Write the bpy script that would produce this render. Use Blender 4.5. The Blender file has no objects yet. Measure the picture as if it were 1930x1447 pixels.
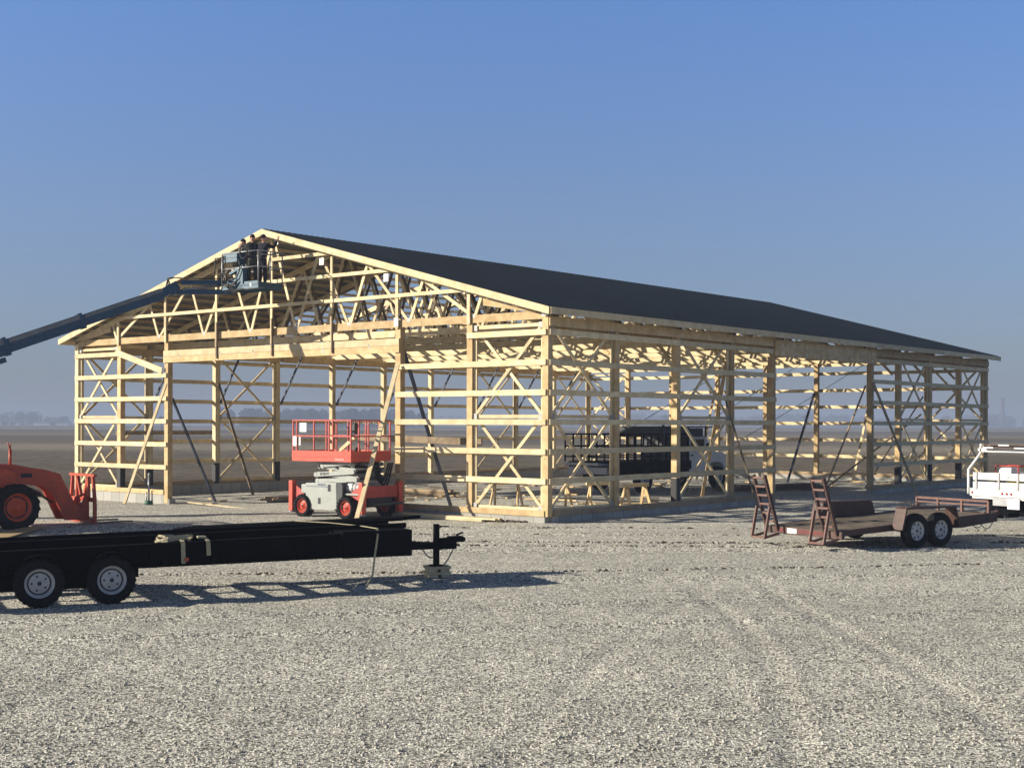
import bpy, bmesh, math, random
import numpy as np
from mathutils import Vector, Matrix
R = math.radians
rnd = random.Random(7)
D = bpy.data
SC = bpy.context.scene
COL = SC.collection

# ------------------------------------------------------------------ materials
def nodes_of(m):
    m.use_nodes = True
    nt = m.node_tree
    return nt, nt.nodes, nt.links, nt.nodes['Principled BSDF']

def paint(name, col, rough=.5, metal=0., var=.12, scale=6., bump=0., dirt=None, spec=.5, bscale=60.):
    """painted / plain surface with slight uneven tone, worn patches and optional dust"""
    m = D.materials.new(name)
    nt, N, L, b = nodes_of(m)
    tc = N.new('ShaderNodeTexCoord')
    n1 = N.new('ShaderNodeTexNoise'); n1.inputs['Scale'].default_value = scale; n1.inputs['Detail'].default_value = 6
    L.new(tc.outputs['Object'], n1.inputs['Vector'])
    mr = N.new('ShaderNodeMapRange'); mr.inputs[1].default_value = .3; mr.inputs[2].default_value = .7
    mr.inputs[3].default_value = 1 - var; mr.inputs[4].default_value = 1 + var
    L.new(n1.outputs['Fac'], mr.inputs[0])
    mx = N.new('ShaderNodeVectorMath'); mx.operation = 'SCALE'
    mx.inputs[0].default_value = col[:3]; L.new(mr.outputs[0], mx.inputs['Scale'])
    src = mx.outputs[0]
    if dirt:
        n2 = N.new('ShaderNodeTexNoise'); n2.inputs['Scale'].default_value = scale * 2.3; n2.inputs['Detail'].default_value = 8
        n2.inputs['Roughness'].default_value = .7
        L.new(tc.outputs['Object'], n2.inputs['Vector'])
        r2 = N.new('ShaderNodeMapRange'); r2.inputs[1].default_value = .5; r2.inputs[2].default_value = .75
        r2.inputs[4].default_value = dirt[3]
        L.new(n2.outputs['Fac'], r2.inputs[0])
        mc = N.new('ShaderNodeMix'); mc.data_type = 'RGBA'
        mc.inputs[7].default_value = (dirt[0], dirt[1], dirt[2], 1)
        L.new(r2.outputs[0], mc.inputs[0]); L.new(src, mc.inputs[6]); src = mc.outputs[2]
    L.new(src, b.inputs['Base Color'])
    b.inputs['Roughness'].default_value = rough
    b.inputs['Metallic'].default_value = metal
    b.inputs['Specular IOR Level'].default_value = spec
    if bump:
        n3 = N.new('ShaderNodeTexNoise'); n3.inputs['Scale'].default_value = bscale
        L.new(tc.outputs['Object'], n3.inputs['Vector'])
        bp = N.new('ShaderNodeBump'); bp.inputs['Strength'].default_value = bump; bp.inputs['Distance'].default_value = .01
        L.new(n3.outputs['Fac'], bp.inputs['Height']); L.new(bp.outputs[0], b.inputs['Normal'])
    return m

def wood(name, c1, c2, rough=.75, spread=.22, knots=True):
    """sawn lumber: fine grain, knots, and a tone of its own for every board"""
    m = D.materials.new(name)
    nt, N, L, b = nodes_of(m)
    tc = N.new('ShaderNodeTexCoord')
    oi = N.new('ShaderNodeObjectInfo')
    add = N.new('ShaderNodeVectorMath'); add.operation = 'ADD'
    sc = N.new('ShaderNodeVectorMath'); sc.operation = 'SCALE'; sc.inputs[0].default_value = (37, 71, 13)
    L.new(oi.outputs['Random'], sc.inputs['Scale'])
    L.new(tc.outputs['Object'], add.inputs[0]); L.new(sc.outputs[0], add.inputs[1])
    n1 = N.new('ShaderNodeTexNoise'); n1.inputs['Scale'].default_value = 3.5; n1.inputs['Detail'].default_value = 5
    n1.inputs['Distortion'].default_value = .6
    L.new(add.outputs[0], n1.inputs['Vector'])
    cr = N.new('ShaderNodeMix'); cr.data_type = 'RGBA'
    cr.inputs[6].default_value = (*c1, 1); cr.inputs[7].default_value = (*c2, 1)
    mr = N.new('ShaderNodeMapRange'); mr.inputs[1].default_value = .35; mr.inputs[2].default_value = .65
    L.new(n1.outputs['Fac'], mr.inputs[0]); L.new(mr.outputs[0], cr.inputs[0])
    src = cr.outputs[2]
    if knots:
        vo = N.new('ShaderNodeTexVoronoi'); vo.inputs['Scale'].default_value = 2.6
        L.new(add.outputs[0], vo.inputs['Vector'])
        kr = N.new('ShaderNodeMapRange'); kr.inputs[1].default_value = .03; kr.inputs[2].default_value = .1
        kr.inputs[3].default_value = .65; kr.inputs[4].default_value = 0
        L.new(vo.outputs['Distance'], kr.inputs[0])
        km = N.new('ShaderNodeMix'); km.data_type = 'RGBA'; km.inputs[7].default_value = (.2, .1, .04, 1)
        L.new(kr.outputs[0], km.inputs[0]); L.new(src, km.inputs[6]); src = km.outputs[2]
    v = N.new('ShaderNodeMapRange'); v.inputs[3].default_value = 1 - spread; v.inputs[4].default_value = 1 + spread * .45
    L.new(oi.outputs['Random'], v.inputs[0])
    s2 = N.new('ShaderNodeVectorMath'); s2.operation = 'SCALE'
    L.new(src, s2.inputs[0]); L.new(v.outputs[0], s2.inputs['Scale'])
    L.new(s2.outputs[0], b.inputs['Base Color'])
    b.inputs['Roughness'].default_value = rough
    b.inputs['Specular IOR Level'].default_value = .25
    return m

MT = {}
MT['pine'] = wood('sawn_pine', (.77, .65, .415), (.64, .50, .29), spread=.2)
MT['pine2'] = wood('yellow_pine', (.67, .50, .275), (.51, .355, .175), spread=.22)
MT['treated'] = wood('treated_lumber', (.42, .32, .20), (.31, .22, .13), spread=.2)
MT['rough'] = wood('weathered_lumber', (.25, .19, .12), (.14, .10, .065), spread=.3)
MT['deck'] = wood('weathered_deck_boards', (.22, .18, .13), (.12, .095, .07), spread=.2)
MT['ply'] = wood('plywood', (.52, .40, .22), (.43, .31, .16), knots=False)
MT['plate'] = paint('galvanised_plate', (.36, .36, .34), .6, .2, .2, 20)
MT['roof'] = paint('charcoal_roof_metal', (.0045, .0085, .0155), .6, .0, .25, .6, spec=.1)
nt_, N_, L_, b_s = (MT['roof'].node_tree, MT['roof'].node_tree.nodes, MT['roof'].node_tree.links, MT['roof'].node_tree.nodes['Principled BSDF'])
tc_ = N_.new('ShaderNodeTexCoord'); sx_ = N_.new('ShaderNodeSeparateXYZ'); L_.new(tc_.outputs['Object'], sx_.inputs[0])
dv_ = N_.new('ShaderNodeMath'); dv_.operation = 'DIVIDE'; dv_.inputs[1].default_value = .6; L_.new(sx_.outputs[0], dv_.inputs[0])
fr_ = N_.new('ShaderNodeMath'); fr_.operation = 'FRACT'; L_.new(dv_.outputs[0], fr_.inputs[0])
lt_ = N_.new('ShaderNodeMath'); lt_.operation = 'LESS_THAN'; lt_.inputs[1].default_value = .09; L_.new(fr_.outputs[0], lt_.inputs[0])
mm_ = N_.new('ShaderNodeMix'); mm_.data_type = 'RGBA'; mm_.inputs[7].default_value = (.009, .013, .02, 1)
fc_ = N_.new('ShaderNodeMath'); fc_.operation = 'MULTIPLY'; fc_.inputs[1].default_value = .6; L_.new(lt_.outputs[0], fc_.inputs[0]); L_.new(fc_.outputs[0], mm_.inputs[0])
L_.new(b_s.inputs['Base Color'].links[0].from_socket, mm_.inputs[6]); L_.new(mm_.outputs[2], b_s.inputs['Base Color'])
MT['under'] = paint('roof_metal_back', (.13, .115, .10), .7, 0, .15, 2)
MT['black'] = paint('black_steel', (.0025, .003, .004), .8, 0, .3, 4, dirt=(.018, .016, .015, .15), spec=.05)
MT['blackgloss'] = paint('black_sleeve', (.01, .01, .012), .6)
MT['rubber'] = paint('tyre_rubber', (.011, .011, .012), .85, 0, .2, 9, dirt=(.07, .062, .05, .3), spec=.15)
MT['treadrub'] = MT['rubber']
MT['rimgrey'] = paint('grey_painted_rim', (.55, .55, .54), .5, .1, .1, 8, dirt=(.10, .09, .08, .5))
MT['rimwhite'] = paint('white_spoke_rim', (.6, .6, .58), .45, 0, .08, 8, dirt=(.15, .12, .09, .3))
MT['red'] = paint('red_lift_paint', (.62, .075, .04), .42, 0, .12, 5, dirt=(.35, .2, .14, .3))
MT['redd'] = paint('faded_red_rail_paint', (.45, .05, .04), .5, 0, .18, 7, dirt=(.3, .16, .12, .35))
MT['grey'] = paint('light_grey_lift_paint', (.34, .36, .33), .45, 0, .08, 4, dirt=(.28, .25, .2, .3))
MT['dgrey'] = paint('dark_grey_panel', (.035, .038, .042), .6, 0, .15)
MT['white'] = paint('white_paint', (.82, .82, .79), .38, 0, .05, 5, dirt=(.45, .42, .36, .35))
MT['sign'] = paint('white_placard', (.8, .8, .77), .6, 0, .06)
MT['orangerim'] = paint('orange_wheel_rim', (.72, .10, .03), .5, 0, .14, 5, dirt=(.3, .1, .05, .35))
MT['orange'] = paint('orange_loader_paint', (.56, .072, .02), .5, 0, .16, 4, dirt=(.18, .07, .04, .4))
MT['oranged'] = paint('worn_orange_attachment_paint', (.46, .06, .02), .5, 0, .2, 6, dirt=(.28, .1, .05, .5))
MT['rust'] = paint('oxide_red_trailer_paint', (.068, .034, .026), .62, 0, .28, 5, dirt=(.2, .09, .06, .5))
MT['rustl'] = paint('faded_oxide_red_paint', (.145, .072, .055), .65, 0, .25, 6, dirt=(.14, .06, .04, .5))
MT['blue'] = paint('dark_blue_boom_paint', (.014, .066, .13), .45, 0, .15, 3, dirt=(.14, .15, .15, .35))
MT['teal'] = paint('faded_blue_basket_paint', (.032, .095, .145), .5, 0, .18, 6, dirt=(.2, .24, .26, .4))
MT['steel'] = paint('dull_grey_steel', (.32, .32, .33), .45, .5, .15, 12)
MT['hose'] = paint('black_hose', (.015, .015, .015), .55)
MT['strap'] = paint('tan_ratchet_strap', (.42, .37, .24), .85, 0, .15, 25)
MT['green'] = paint('green_base', (.03, .12, .07), .6)
MT['glass'] = paint('dark_cab_glass', (.02, .025, .03), .08, 0, .05)
MT['tred'] = paint('red_tail_lens', (.22, .015, .012), .3)
MT['skin'] = paint('skin', (.5, .27, .19), .6, 0, .06, 20)
MT['navy'] = paint('navy_sweatshirt', (.006, .008, .016), .95, 0, .2, 14, bump=.4)
MT['char'] = paint('charcoal_work_jacket', (.016, .017, .02), .95, 0, .25, 14, bump=.4)
MT['olive'] = paint('olive_brown_jacket', (.075, .068, .045), .95, 0, .45, 16, bump=.4)
MT['dark'] = paint('dark_trousers', (.015, .016, .02), .95, 0, .2, 14, bump=.3)
MT['camo'] = paint('dull_green_trousers', (.06, .062, .045), .95, 0, .5, 18, bump=.3)
MT['hair'] = paint('dark_hat', (.012, .011, .01), .95, 0, .2, 14)
MT['tanhood'] = paint('tan_hood', (.38, .2, .15), .9, 0, .2, 14)
MT['ink'] = paint('black_lettering', (.02, .02, .03), .7)
MT['faded'] = paint('raised_lettering', (.62, .62, .6), .6)
MT['blueink'] = paint('blue_lettering', (.05, .09, .2), .6)
MT['shadebrace'] = paint('shade_toned_brace', (.02, .026, .045), .5)  # navy tone paints backlit shade into the knee braces and inside boards
MT['rustred'] = paint('dull_red_reflector', (.13, .018, .015), .5)
MT['boomlit'] = paint('sunlit_boom_top_tone', (.17, .19, .2), .6, 0, .2, 4)  # paler tone paints sunlight along the top of the boom
MT['soil'] = paint('dark_soil', (.07, .055, .042), .95, 0, .35, 9, bump=.6)

def concrete_blocks():
    m = D.materials.new('concrete_block')
    nt, N, L, b = nodes_of(m)
    tc = N.new('ShaderNodeTexCoord')
    sep = N.new('ShaderNodeSeparateXYZ'); L.new(tc.outputs['Object'], sep.inputs[0])
    ad = N.new('ShaderNodeMath'); ad.operation = 'ADD'; L.new(sep.outputs[0], ad.inputs[0]); L.new(sep.outputs[1], ad.inputs[1])
    md = N.new('ShaderNodeMath'); md.operation = 'FRACT'
    dv = N.new('ShaderNodeMath'); dv.operation = 'DIVIDE'; dv.inputs[1].default_value = .47
    L.new(ad.outputs[0], dv.inputs[0]); L.new(dv.outputs[0], md.inputs[0])
    lt = N.new('ShaderNodeMath'); lt.operation = 'LESS_THAN'; lt.inputs[1].default_value = .045; L.new(md.outputs[0], lt.inputs[0])
    no = N.new('ShaderNodeTexNoise'); no.inputs['Scale'].default_value = 14; no.inputs['Detail'].default_value = 8
    L.new(tc.outputs['Object'], no.inputs['Vector'])
    fl = N.new('ShaderNodeMath'); fl.operation = 'FLOOR'; L.new(dv.outputs[0], fl.inputs[0])
    wn = N.new('ShaderNodeTexWhiteNoise'); wn.noise_dimensions = '1D'; L.new(fl.outputs[0], wn.inputs['W'])
    mr = N.new('ShaderNodeMapRange'); mr.inputs[3].default_value = .82; mr.inputs[4].default_value = 1.12; L.new(wn.outputs[0], mr.inputs[0])
    c = N.new('ShaderNodeMix'); c.data_type = 'RGBA'; c.inputs[6].default_value = (.34, .33, .30, 1); c.inputs[7].default_value = (.46, .45, .41, 1)
    L.new(no.outputs['Fac'], c.inputs[0])
    s = N.new('ShaderNodeVectorMath'); s.operation = 'SCALE'; L.new(c.outputs[2], s.inputs[0]); L.new(mr.outputs[0], s.inputs['Scale'])
    j = N.new('ShaderNodeMix'); j.data_type = 'RGBA'; j.inputs[7].default_value = (.2, .19, .17, 1)
    L.new(lt.outputs[0], j.inputs[0]); L.new(s.outputs[0], j.inputs[6]); L.new(j.outputs[2], b.inputs['Base Color'])
    b.inputs['Roughness'].default_value = .95
    bp = N.new('ShaderNodeBump'); bp.inputs['Strength'].default_value = .4; bp.inputs['Distance'].default_value = .01
    L.new(no.outputs['Fac'], bp.inputs['Height']); L.new(bp.outputs[0], b.inputs['Normal'])
    return m
MT['block'] = concrete_blocks()

# ------------------------------------------------------------------ mesh builder
class MB:
    def __init__(s): s.v = []; s.f = []; s.sm = []
    def add(s, vs, fs, smooth=False):
        o = len(s.v); s.v += [tuple(v) for v in vs]; s.f += [tuple(i + o for i in f) for f in fs]; s.sm += [smooth] * len(fs)
        return s
    def box(s, a, b):
        x0, y0, z0 = [min(p, q) for p, q in zip(a, b)]; x1, y1, z1 = [max(p, q) for p, q in zip(a, b)]
        return s.add([(x0, y0, z0), (x1, y0, z0), (x1, y1, z0), (x0, y1, z0), (x0, y0, z1), (x1, y0, z1), (x1, y1, z1), (x0, y1, z1)],
                     [(0, 3, 2, 1), (4, 5, 6, 7), (0, 1, 5, 4), (1, 2, 6, 5), (2, 3, 7, 6), (3, 0, 4, 7)])
    def beam(s, p, q, w, h, up=(0, 0, 1)):
        """bar from p to q; w across (perpendicular to up), h along up"""
        p = Vector(p); q = Vector(q); d = (q - p).normalized(); up = Vector(up)
        if abs(d.dot(up)) > .98: up = Vector((1, 0, 0)) if abs(d.x) < .9 else Vector((0, 1, 0))
        x = d.cross(up).normalized(); y = x.cross(d).normalized()
        vs = []
        for e in (p, q):
            for a, b in ((-1, -1), (1, -1), (1, 1), (-1, 1)): vs.append(e + x * (a * w / 2) + y * (b * h / 2))
        return s.add(vs, [(0, 1, 2, 3)[::-1], (4, 5, 6, 7), (0, 1, 5, 4), (1, 2, 6, 5), (2, 3, 7, 6), (3, 0, 4, 7)][::1])
    def cyl(s, p, q, r, r2=None, n=12, cap=True):
        p = Vector(p); q = Vector(q); d = (q - p).normalized(); r2 = r if r2 is None else r2
        up = Vector((0, 0, 1)) if abs(d.z) < .9 else Vector((1, 0, 0))
        x = d.cross(up).normalized(); y = d.cross(x)
        vs = []
        for e, rr in ((p, r), (q, r2)):
            for i in range(n):
                a = 2 * math.pi * i / n; vs.append(e + x * (rr * math.cos(a)) + y * (rr * math.sin(a)))
        s.add(vs, [(i, (i + 1) % n, n + (i + 1) % n, n + i) for i in range(n)], True)
        if cap:
            o = len(s.v) - 2 * n
            s.f += [tuple(o + i for i in range(n))[::-1], tuple(o + n + i for i in range(n))]; s.sm += [False, False]
        return s
    def tube(s, pts, r, n=8):
        for a, b in zip(pts[:-1], pts[1:]): s.cyl(a, b, r, None, n)
        for a in pts[1:-1]: s.ball(a, r * 1.0, 6, 4)
        return s
    def ball(s, c, r, n=10, m=6, sx=1, sy=1, sz=1):
        vs = [(c[0], c[1], c[2] + r * sz)]
        for j in range(1, m):
            t = math.pi * j / m
            for i in range(n):
                a = 2 * math.pi * i / n
                vs.append((c[0] + r * sx * math.sin(t) * math.cos(a), c[1] + r * sy * math.sin(t) * math.sin(a), c[2] + r * sz * math.cos(t)))
        vs.append((c[0], c[1], c[2] - r * sz))
        fs = [(0, 1 + i, 1 + (i + 1) % n) for i in range(n)]
        for j in range(m - 2):
            for i in range(n):
                a = 1 + j * n + i; b = 1 + j * n + (i + 1) % n; fs.append((a, a + n, b + n, b))
        l = len(vs) - 1
        fs += [(l, l - n + (i + 1) % n, l - n + i) for i in range(n)]
        return s.add(vs, fs, True)
    def lathe(s, prof, c=(0, 0, 0), n=32, axis='y', closed=True):
        """profile of (radius, offset along axis)"""
        vs = []
        for r, y in prof:
            for i in range(n):
                a = 2 * math.pi * i / n
                if axis == 'y': vs.append((c[0] + r * math.cos(a), c[1] + y, c[2] + r * math.sin(a)))
                elif axis == 'x': vs.append((c[0] + y, c[1] + r * math.cos(a), c[2] + r * math.sin(a)))
                else: vs.append((c[0] + r * math.cos(a), c[1] + r * math.sin(a), c[2] + y))
        k = len(prof); fs = []
        for j in range(k if closed else k - 1):
            for i in range(n):
                a = j * n + i; b = j * n + (i + 1) % n; jj = ((j + 1) % k) * n
                fs.append((a, b, jj + (i + 1) % n, jj + i))
        return s.add(vs, fs, True)
    def prism(s, poly, y0, y1, plane='xz'):
        """outline in plane, thick from y0 to y1 along the third axis"""
        def P(a, b, t): return {'xz': (a, t, b), 'xy': (a, b, t), 'yz': (t, a, b)}[plane]
        n = len(poly)
        vs = [P(a, b, y0) for a, b in poly] + [P(a, b, y1) for a, b in poly]
        return s.add(vs, [tuple(range(n)), tuple(range(n, 2 * n))[::-1]] + [(i, n + i, n + (i + 1) % n, (i + 1) % n) for i in range(n)])
    def build(s, name, mat, parent=None, label=None, bevel=0):
        me = D.meshes.new(name); me.from_pydata(s.v, [], s.f); me.update()
        me.polygons.foreach_set('use_smooth', s.sm)
        bm = bmesh.new(); bm.from_mesh(me); bmesh.ops.recalc_face_normals(bm, faces=bm.faces); bm.to_mesh(me); bm.free()
        o = D.objects.new(name, me); COL.objects.link(o)
        me.materials.append(MT[mat] if isinstance(mat, str) else mat)
        if parent is not None: o.parent = parent
        if label: o['label'] = label
        if bevel:
            mo = o.modifiers.new('bevel', 'BEVEL'); mo.width = bevel; mo.segments = 2; mo.limit_method = 'ANGLE'; mo.angle_limit = R(40)
        return o

def tag(o, label=None, cat=None, group=None, kind=None):
    if label: o['label'] = label
    if cat: o['category'] = cat
    if group: o['group'] = group
    if kind: o['kind'] = kind
    return o
def thing(name, label, cat, loc=(0, 0, 0), rz=0, group=None):
    o = D.objects.new(name, None); o.empty_display_size = .3; COL.objects.link(o)
    o.location = loc; o.rotation_euler = (0, 0, R(rz))
    return tag(o, label, cat, group)
def box(name, mat, parent, a, b, label=None, bevel=0): return MB().box(a, b).build(name, mat, parent, label, bevel)
def bar(name, mat, parent, p, q, w, h, up=(0, 0, 1), label=None, bevel=0): return MB().beam(p, q, w, h, up).build(name, mat, parent, label, bevel)
def copy_tree(o, parent=None):
    c = o.copy(); COL.objects.link(c)
    if parent is not None: c.parent = parent
    for ch in list(o.children): copy_tree(ch, c)
    return c
def text_mesh(name, s, size, mat, parent, M, extrude=.002):
    cu = D.curves.new(name, 'FONT'); cu.body = s; cu.size = size; cu.extrude = extrude; cu.align_x = 'CENTER'; cu.align_y = 'CENTER'
    t = D.objects.new(name, cu); COL.objects.link(t)
    dg = bpy.context.evaluated_depsgraph_get(); dg.update()
    me = D.meshes.new_from_object(t.evaluated_get(dg)); D.objects.remove(t)
    me.transform(M); me.materials.clear(); me.materials.append(MT[mat])
    o = D.objects.new(name, me); COL.objects.link(o); o.parent = parent
    return o

# ------------------------------------------------------------------ site frame
CX, CY, TH = .8995, 33.707, 39.575      # near corner of the barn; x axis of the barn runs along the gable, y along the side wall
W, LEN = 21.0, 30.2
ct, st = math.cos(R(TH)), math.sin(R(TH))
def loc_us(x, y):
    a, b = x - CX, y - CY
    return (-ct * a + st * b, st * a + ct * b)
def wus(u, s, z=0): return (CX - ct * u + st * s, CY + st * u + ct * s, z)
def smooth(t): t = max(0., min(1., t)); return t * t * (3 - 2 * t)
def gz(x, y):
    u, s = loc_us(x, y)
    return -.19 * smooth((u - 6) / 12) * smooth((s + 3.5) / 4.5)

# ------------------------------------------------------------------ ground
def field_material():
    m = D.materials.new('stubble_field'); nt, N, L, b = nodes_of(m)
    tc = N.new('ShaderNodeTexCoord')
    mp = N.new('ShaderNodeMapping'); mp.inputs['Scale'].default_value = (.0012, .012, 1); mp.inputs['Rotation'].default_value = (0, 0, R(2))
    L.new(tc.outputs['Object'], mp.inputs[0])
    n1 = N.new('ShaderNodeTexNoise'); n1.inputs['Scale'].default_value = 1; n1.inputs['Detail'].default_value = 3
    L.new(mp.outputs[0], n1.inputs['Vector'])
    cr = N.new('ShaderNodeValToRGB')
    e = cr.color_ramp.elements
    e[0].position = .36; e[0].color = (.115, .096, .072, 1); e[1].position = .64; e[1].color = (.30, .26, .195, 1)
    k = e.new(.5); k.color = (.165, .138, .102, 1)
    L.new(n1.outputs['Fac'], cr.inputs[0])
    mp2 = N.new('ShaderNodeMapping'); mp2.inputs['Scale'].default_value = (.9, 2.6, 1); mp2.inputs['Rotation'].default_value = (0, 0, R(6))
    L.new(tc.outputs['Object'], mp2.inputs[0])
    n2 = N.new('ShaderNodeTexNoise'); n2.inputs['Scale'].default_value = 1.3; n2.inputs['Detail'].default_value = 9; n2.inputs['Roughness'].default_value = .75
    L.new(mp2.outputs[0], n2.inputs['Vector'])
    r2 = N.new('ShaderNodeMapRange'); r2.inputs[1].default_value = .38; r2.inputs[2].default_value = .62; r2.inputs[3].default_value = .35; r2.inputs[4].default_value = 1.85
    L.new(n2.outputs['Fac'], r2.inputs[0])
    s = N.new('ShaderNodeVectorMath'); s.operation = 'SCALE'; L.new(cr.outputs[0], s.inputs[0]); L.new(r2.outputs[0], s.inputs['Scale'])
    L.new(s.outputs[0], b.inputs['Base Color'])
    b.inputs['Roughness'].default_value = 1; b.inputs['Specular IOR Level'].default_value = .05
    bp = N.new('ShaderNodeBump'); bp.inputs['Strength'].default_value = .8; bp.inputs['Distance'].default_value = .12
    L.new(n2.outputs['Fac'], bp.inputs['Height']); L.new(bp.outputs[0], b.inputs['Normal'])
    return m

def gravel_material():
    m = D.materials.new('crushed_limestone'); nt, N, L, b = nodes_of(m)
    tc = N.new('ShaderNodeTexCoord')
    def vor(scale, feat='F1'):
        v = N.new('ShaderNodeTexVoronoi'); v.inputs['Scale'].default_value = scale; v.feature = feat
        v.inputs['Randomness'].default_value = 1
        L.new(warp.outputs[0], v.inputs['Vector']); return v
    nw = N.new('ShaderNodeTexNoise'); nw.inputs['Scale'].default_value = 22; nw.inputs['Detail'].default_value = 3
    L.new(tc.outputs['Object'], nw.inputs['Vector'])
    ws = N.new('ShaderNodeVectorMath'); ws.operation = 'SCALE'; ws.inputs['Scale'].default_value = .03
    L.new(nw.outputs['Color'], ws.inputs[0])
    warp = N.new('ShaderNodeVectorMath'); warp.operation = 'ADD'; L.new(tc.outputs['Object'], warp.inputs[0]); L.new(ws.outputs[0], warp.inputs[1])
    va = vor(42); vb = vor(105)
    # stone tone per cell
    sp = N.new('ShaderNodeSeparateColor'); L.new(va.outputs['Color'], sp.inputs[0])
    r1 = N.new('ShaderNodeValToRGB'); ee = r1.color_ramp.elements; ee[0].position = 0; ee[0].color = (.09, .09, .09, 1); ee[1].position = 1; ee[1].color = (.84, .84, .84, 1)
    for ps_, vv in ((.3, .25), (.5, .54)): q_ = ee.new(ps_); q_.color = (vv, vv, vv, 1)
    L.new(sp.outputs[0], r1.inputs[0])
    sb = N.new('ShaderNodeSeparateColor'); L.new(vb.outputs['Color'], sb.inputs[0])
    r1b = N.new('ShaderNodeMapRange'); r1b.inputs[3].default_value = 1.3; r1b.inputs[4].default_value = 2.5; L.new(sb.outputs[1], r1b.inputs[0])
    mu = N.new('ShaderNodeMath'); mu.operation = 'MULTIPLY'; L.new(r1.outputs[0], mu.inputs[0]); L.new(r1b.outputs[0], mu.inputs[1])
    # broad tone: packed drive lanes (finer, a bit darker) and loose light stone
    mp = N.new('ShaderNodeMapping'); mp.inputs['Scale'].default_value = (.09, .42, 1); mp.inputs['Rotation'].default_value = (0, 0, R(-8))
    L.new(tc.outputs['Object'], mp.inputs[0])
    nb = N.new('ShaderNodeTexNoise'); nb.inputs['Scale'].default_value = 1; nb.inputs['Detail'].default_value = 6; nb.inputs['Roughness'].default_value = .6
    L.new(mp.outputs[0], nb.inputs['Vector'])
    rb = N.new('ShaderNodeMapRange'); rb.inputs[1].default_value = .36; rb.inputs[2].default_value = .66; rb.inputs[3].default_value = .9; rb.inputs[4].default_value = 1.12
    L.new(nb.outputs['Fac'], rb.inputs[0])
    # muddy rut streaks: narrow bands pressed by wheels
    mp3 = N.new('ShaderNodeMapping'); mp3.inputs['Scale'].default_value = (.09, 2.6, 1); mp3.inputs['Rotation'].default_value = (0, 0, R(2)); mp3.inputs['Location'].default_value = (3, 1, 0)
    L.new(tc.outputs['Object'], mp3.inputs[0])
    n3 = N.new('ShaderNodeTexNoise'); n3.inputs['Scale'].default_value = 1; n3.inputs['Detail'].default_value = 5; n3.inputs['Roughness'].default_value = .65
    L.new(mp3.outputs[0], n3.inputs['Vector'])
    r3 = N.new('ShaderNodeMapRange'); r3.inputs[1].default_value = .62; r3.inputs[2].default_value = .72; r3.inputs[3].default_value = 0; r3.inputs[4].default_value = .35
    L.new(n3.outputs['Fac'], r3.inputs[0])
    m1 = N.new('ShaderNodeMath'); m1.operation = 'MULTIPLY'; L.new(mu.outputs[0], m1.inputs[0]); L.new(rb.outputs[0], m1.inputs[1])
    mp4 = N.new('ShaderNodeMapping'); mp4.inputs['Scale'].default_value = (2.2, 5.0, 1); mp4.inputs['Rotation'].default_value = (0, 0, R(3)); L.new(tc.outputs['Object'], mp4.inputs[0])
    n4 = N.new('ShaderNodeTexNoise'); n4.inputs['Scale'].default_value = 1; n4.inputs['Detail'].default_value = 9; n4.inputs['Roughness'].default_value = .8
    L.new(mp4.outputs[0], n4.inputs['Vector'])
    r4 = N.new('ShaderNodeMapRange'); r4.inputs[1].default_value = .36; r4.inputs[2].default_value = .64; r4.inputs[3].default_value = .82; r4.inputs[4].default_value = 1.17
    L.new(n4.outputs['Fac'], r4.inputs[0])
    m1b = N.new('ShaderNodeMath'); m1b.operation = 'MULTIPLY'; L.new(m1.outputs[0], m1b.inputs[0]); L.new(r4.outputs[0], m1b.inputs[1]); m1 = m1b
    base = N.new('ShaderNodeVectorMath'); base.operation = 'SCALE'; base.inputs[0].default_value = (.615, .59, .51)
    L.new(m1.outputs[0], base.inputs['Scale'])
    mud = N.new('ShaderNodeMix'); mud.data_type = 'RGBA'; mud.inputs[7].default_value = (.17, .15, .12, 1)
    L.new(r3.outputs[0], mud.inputs[0]); L.new(base.outputs[0], mud.inputs[6])
    L.new(mud.outputs[2], b.inputs['Base Color'])
    b.inputs['Roughness'].default_value = .95; b.inputs['Specular IOR Level'].default_value = .15
    # relief
    ha = N.new('ShaderNodeMapRange'); ha.inputs[1].default_value = 0; ha.inputs[2].default_value = .75; ha.inputs[3].default_value = 1; ha.inputs[4].default_value = 0
    L.new(va.outputs['Distance'], ha.inputs[0])
    hr = N.new('ShaderNodeMath'); hr.operation = 'MULTIPLY'; L.new(ha.outputs[0], hr.inputs[0]); L.new(r1.outputs[0], hr.inputs[1])
    hb = N.new('ShaderNodeMath'); hb.operation = 'MULTIPLY_ADD'; hb.inputs[1].default_value = -.35
    L.new(vb.outputs['Distance'], hb.inputs[0]); L.new(hr.outputs[0], hb.inputs[2])
    bp = N.new('ShaderNodeBump'); bp.inputs['Strength'].default_value = 1; bp.inputs['Distance'].default_value = .02
    L.new(hb.outputs[0], bp.inputs['Height'])
    bp2 = N.new('ShaderNodeBump'); bp2.inputs['Strength'].default_value = .7; bp2.inputs['Distance'].default_value = .03
    L.new(n4.outputs['Fac'], bp2.inputs['Height']); L.new(bp.outputs[0], bp2.inputs['Normal'])
    L.new(bp2.outputs[0], b.inputs['Normal'])
    return m
MT['field'] = field_material(); MT['gravel'] = gravel_material()

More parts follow.
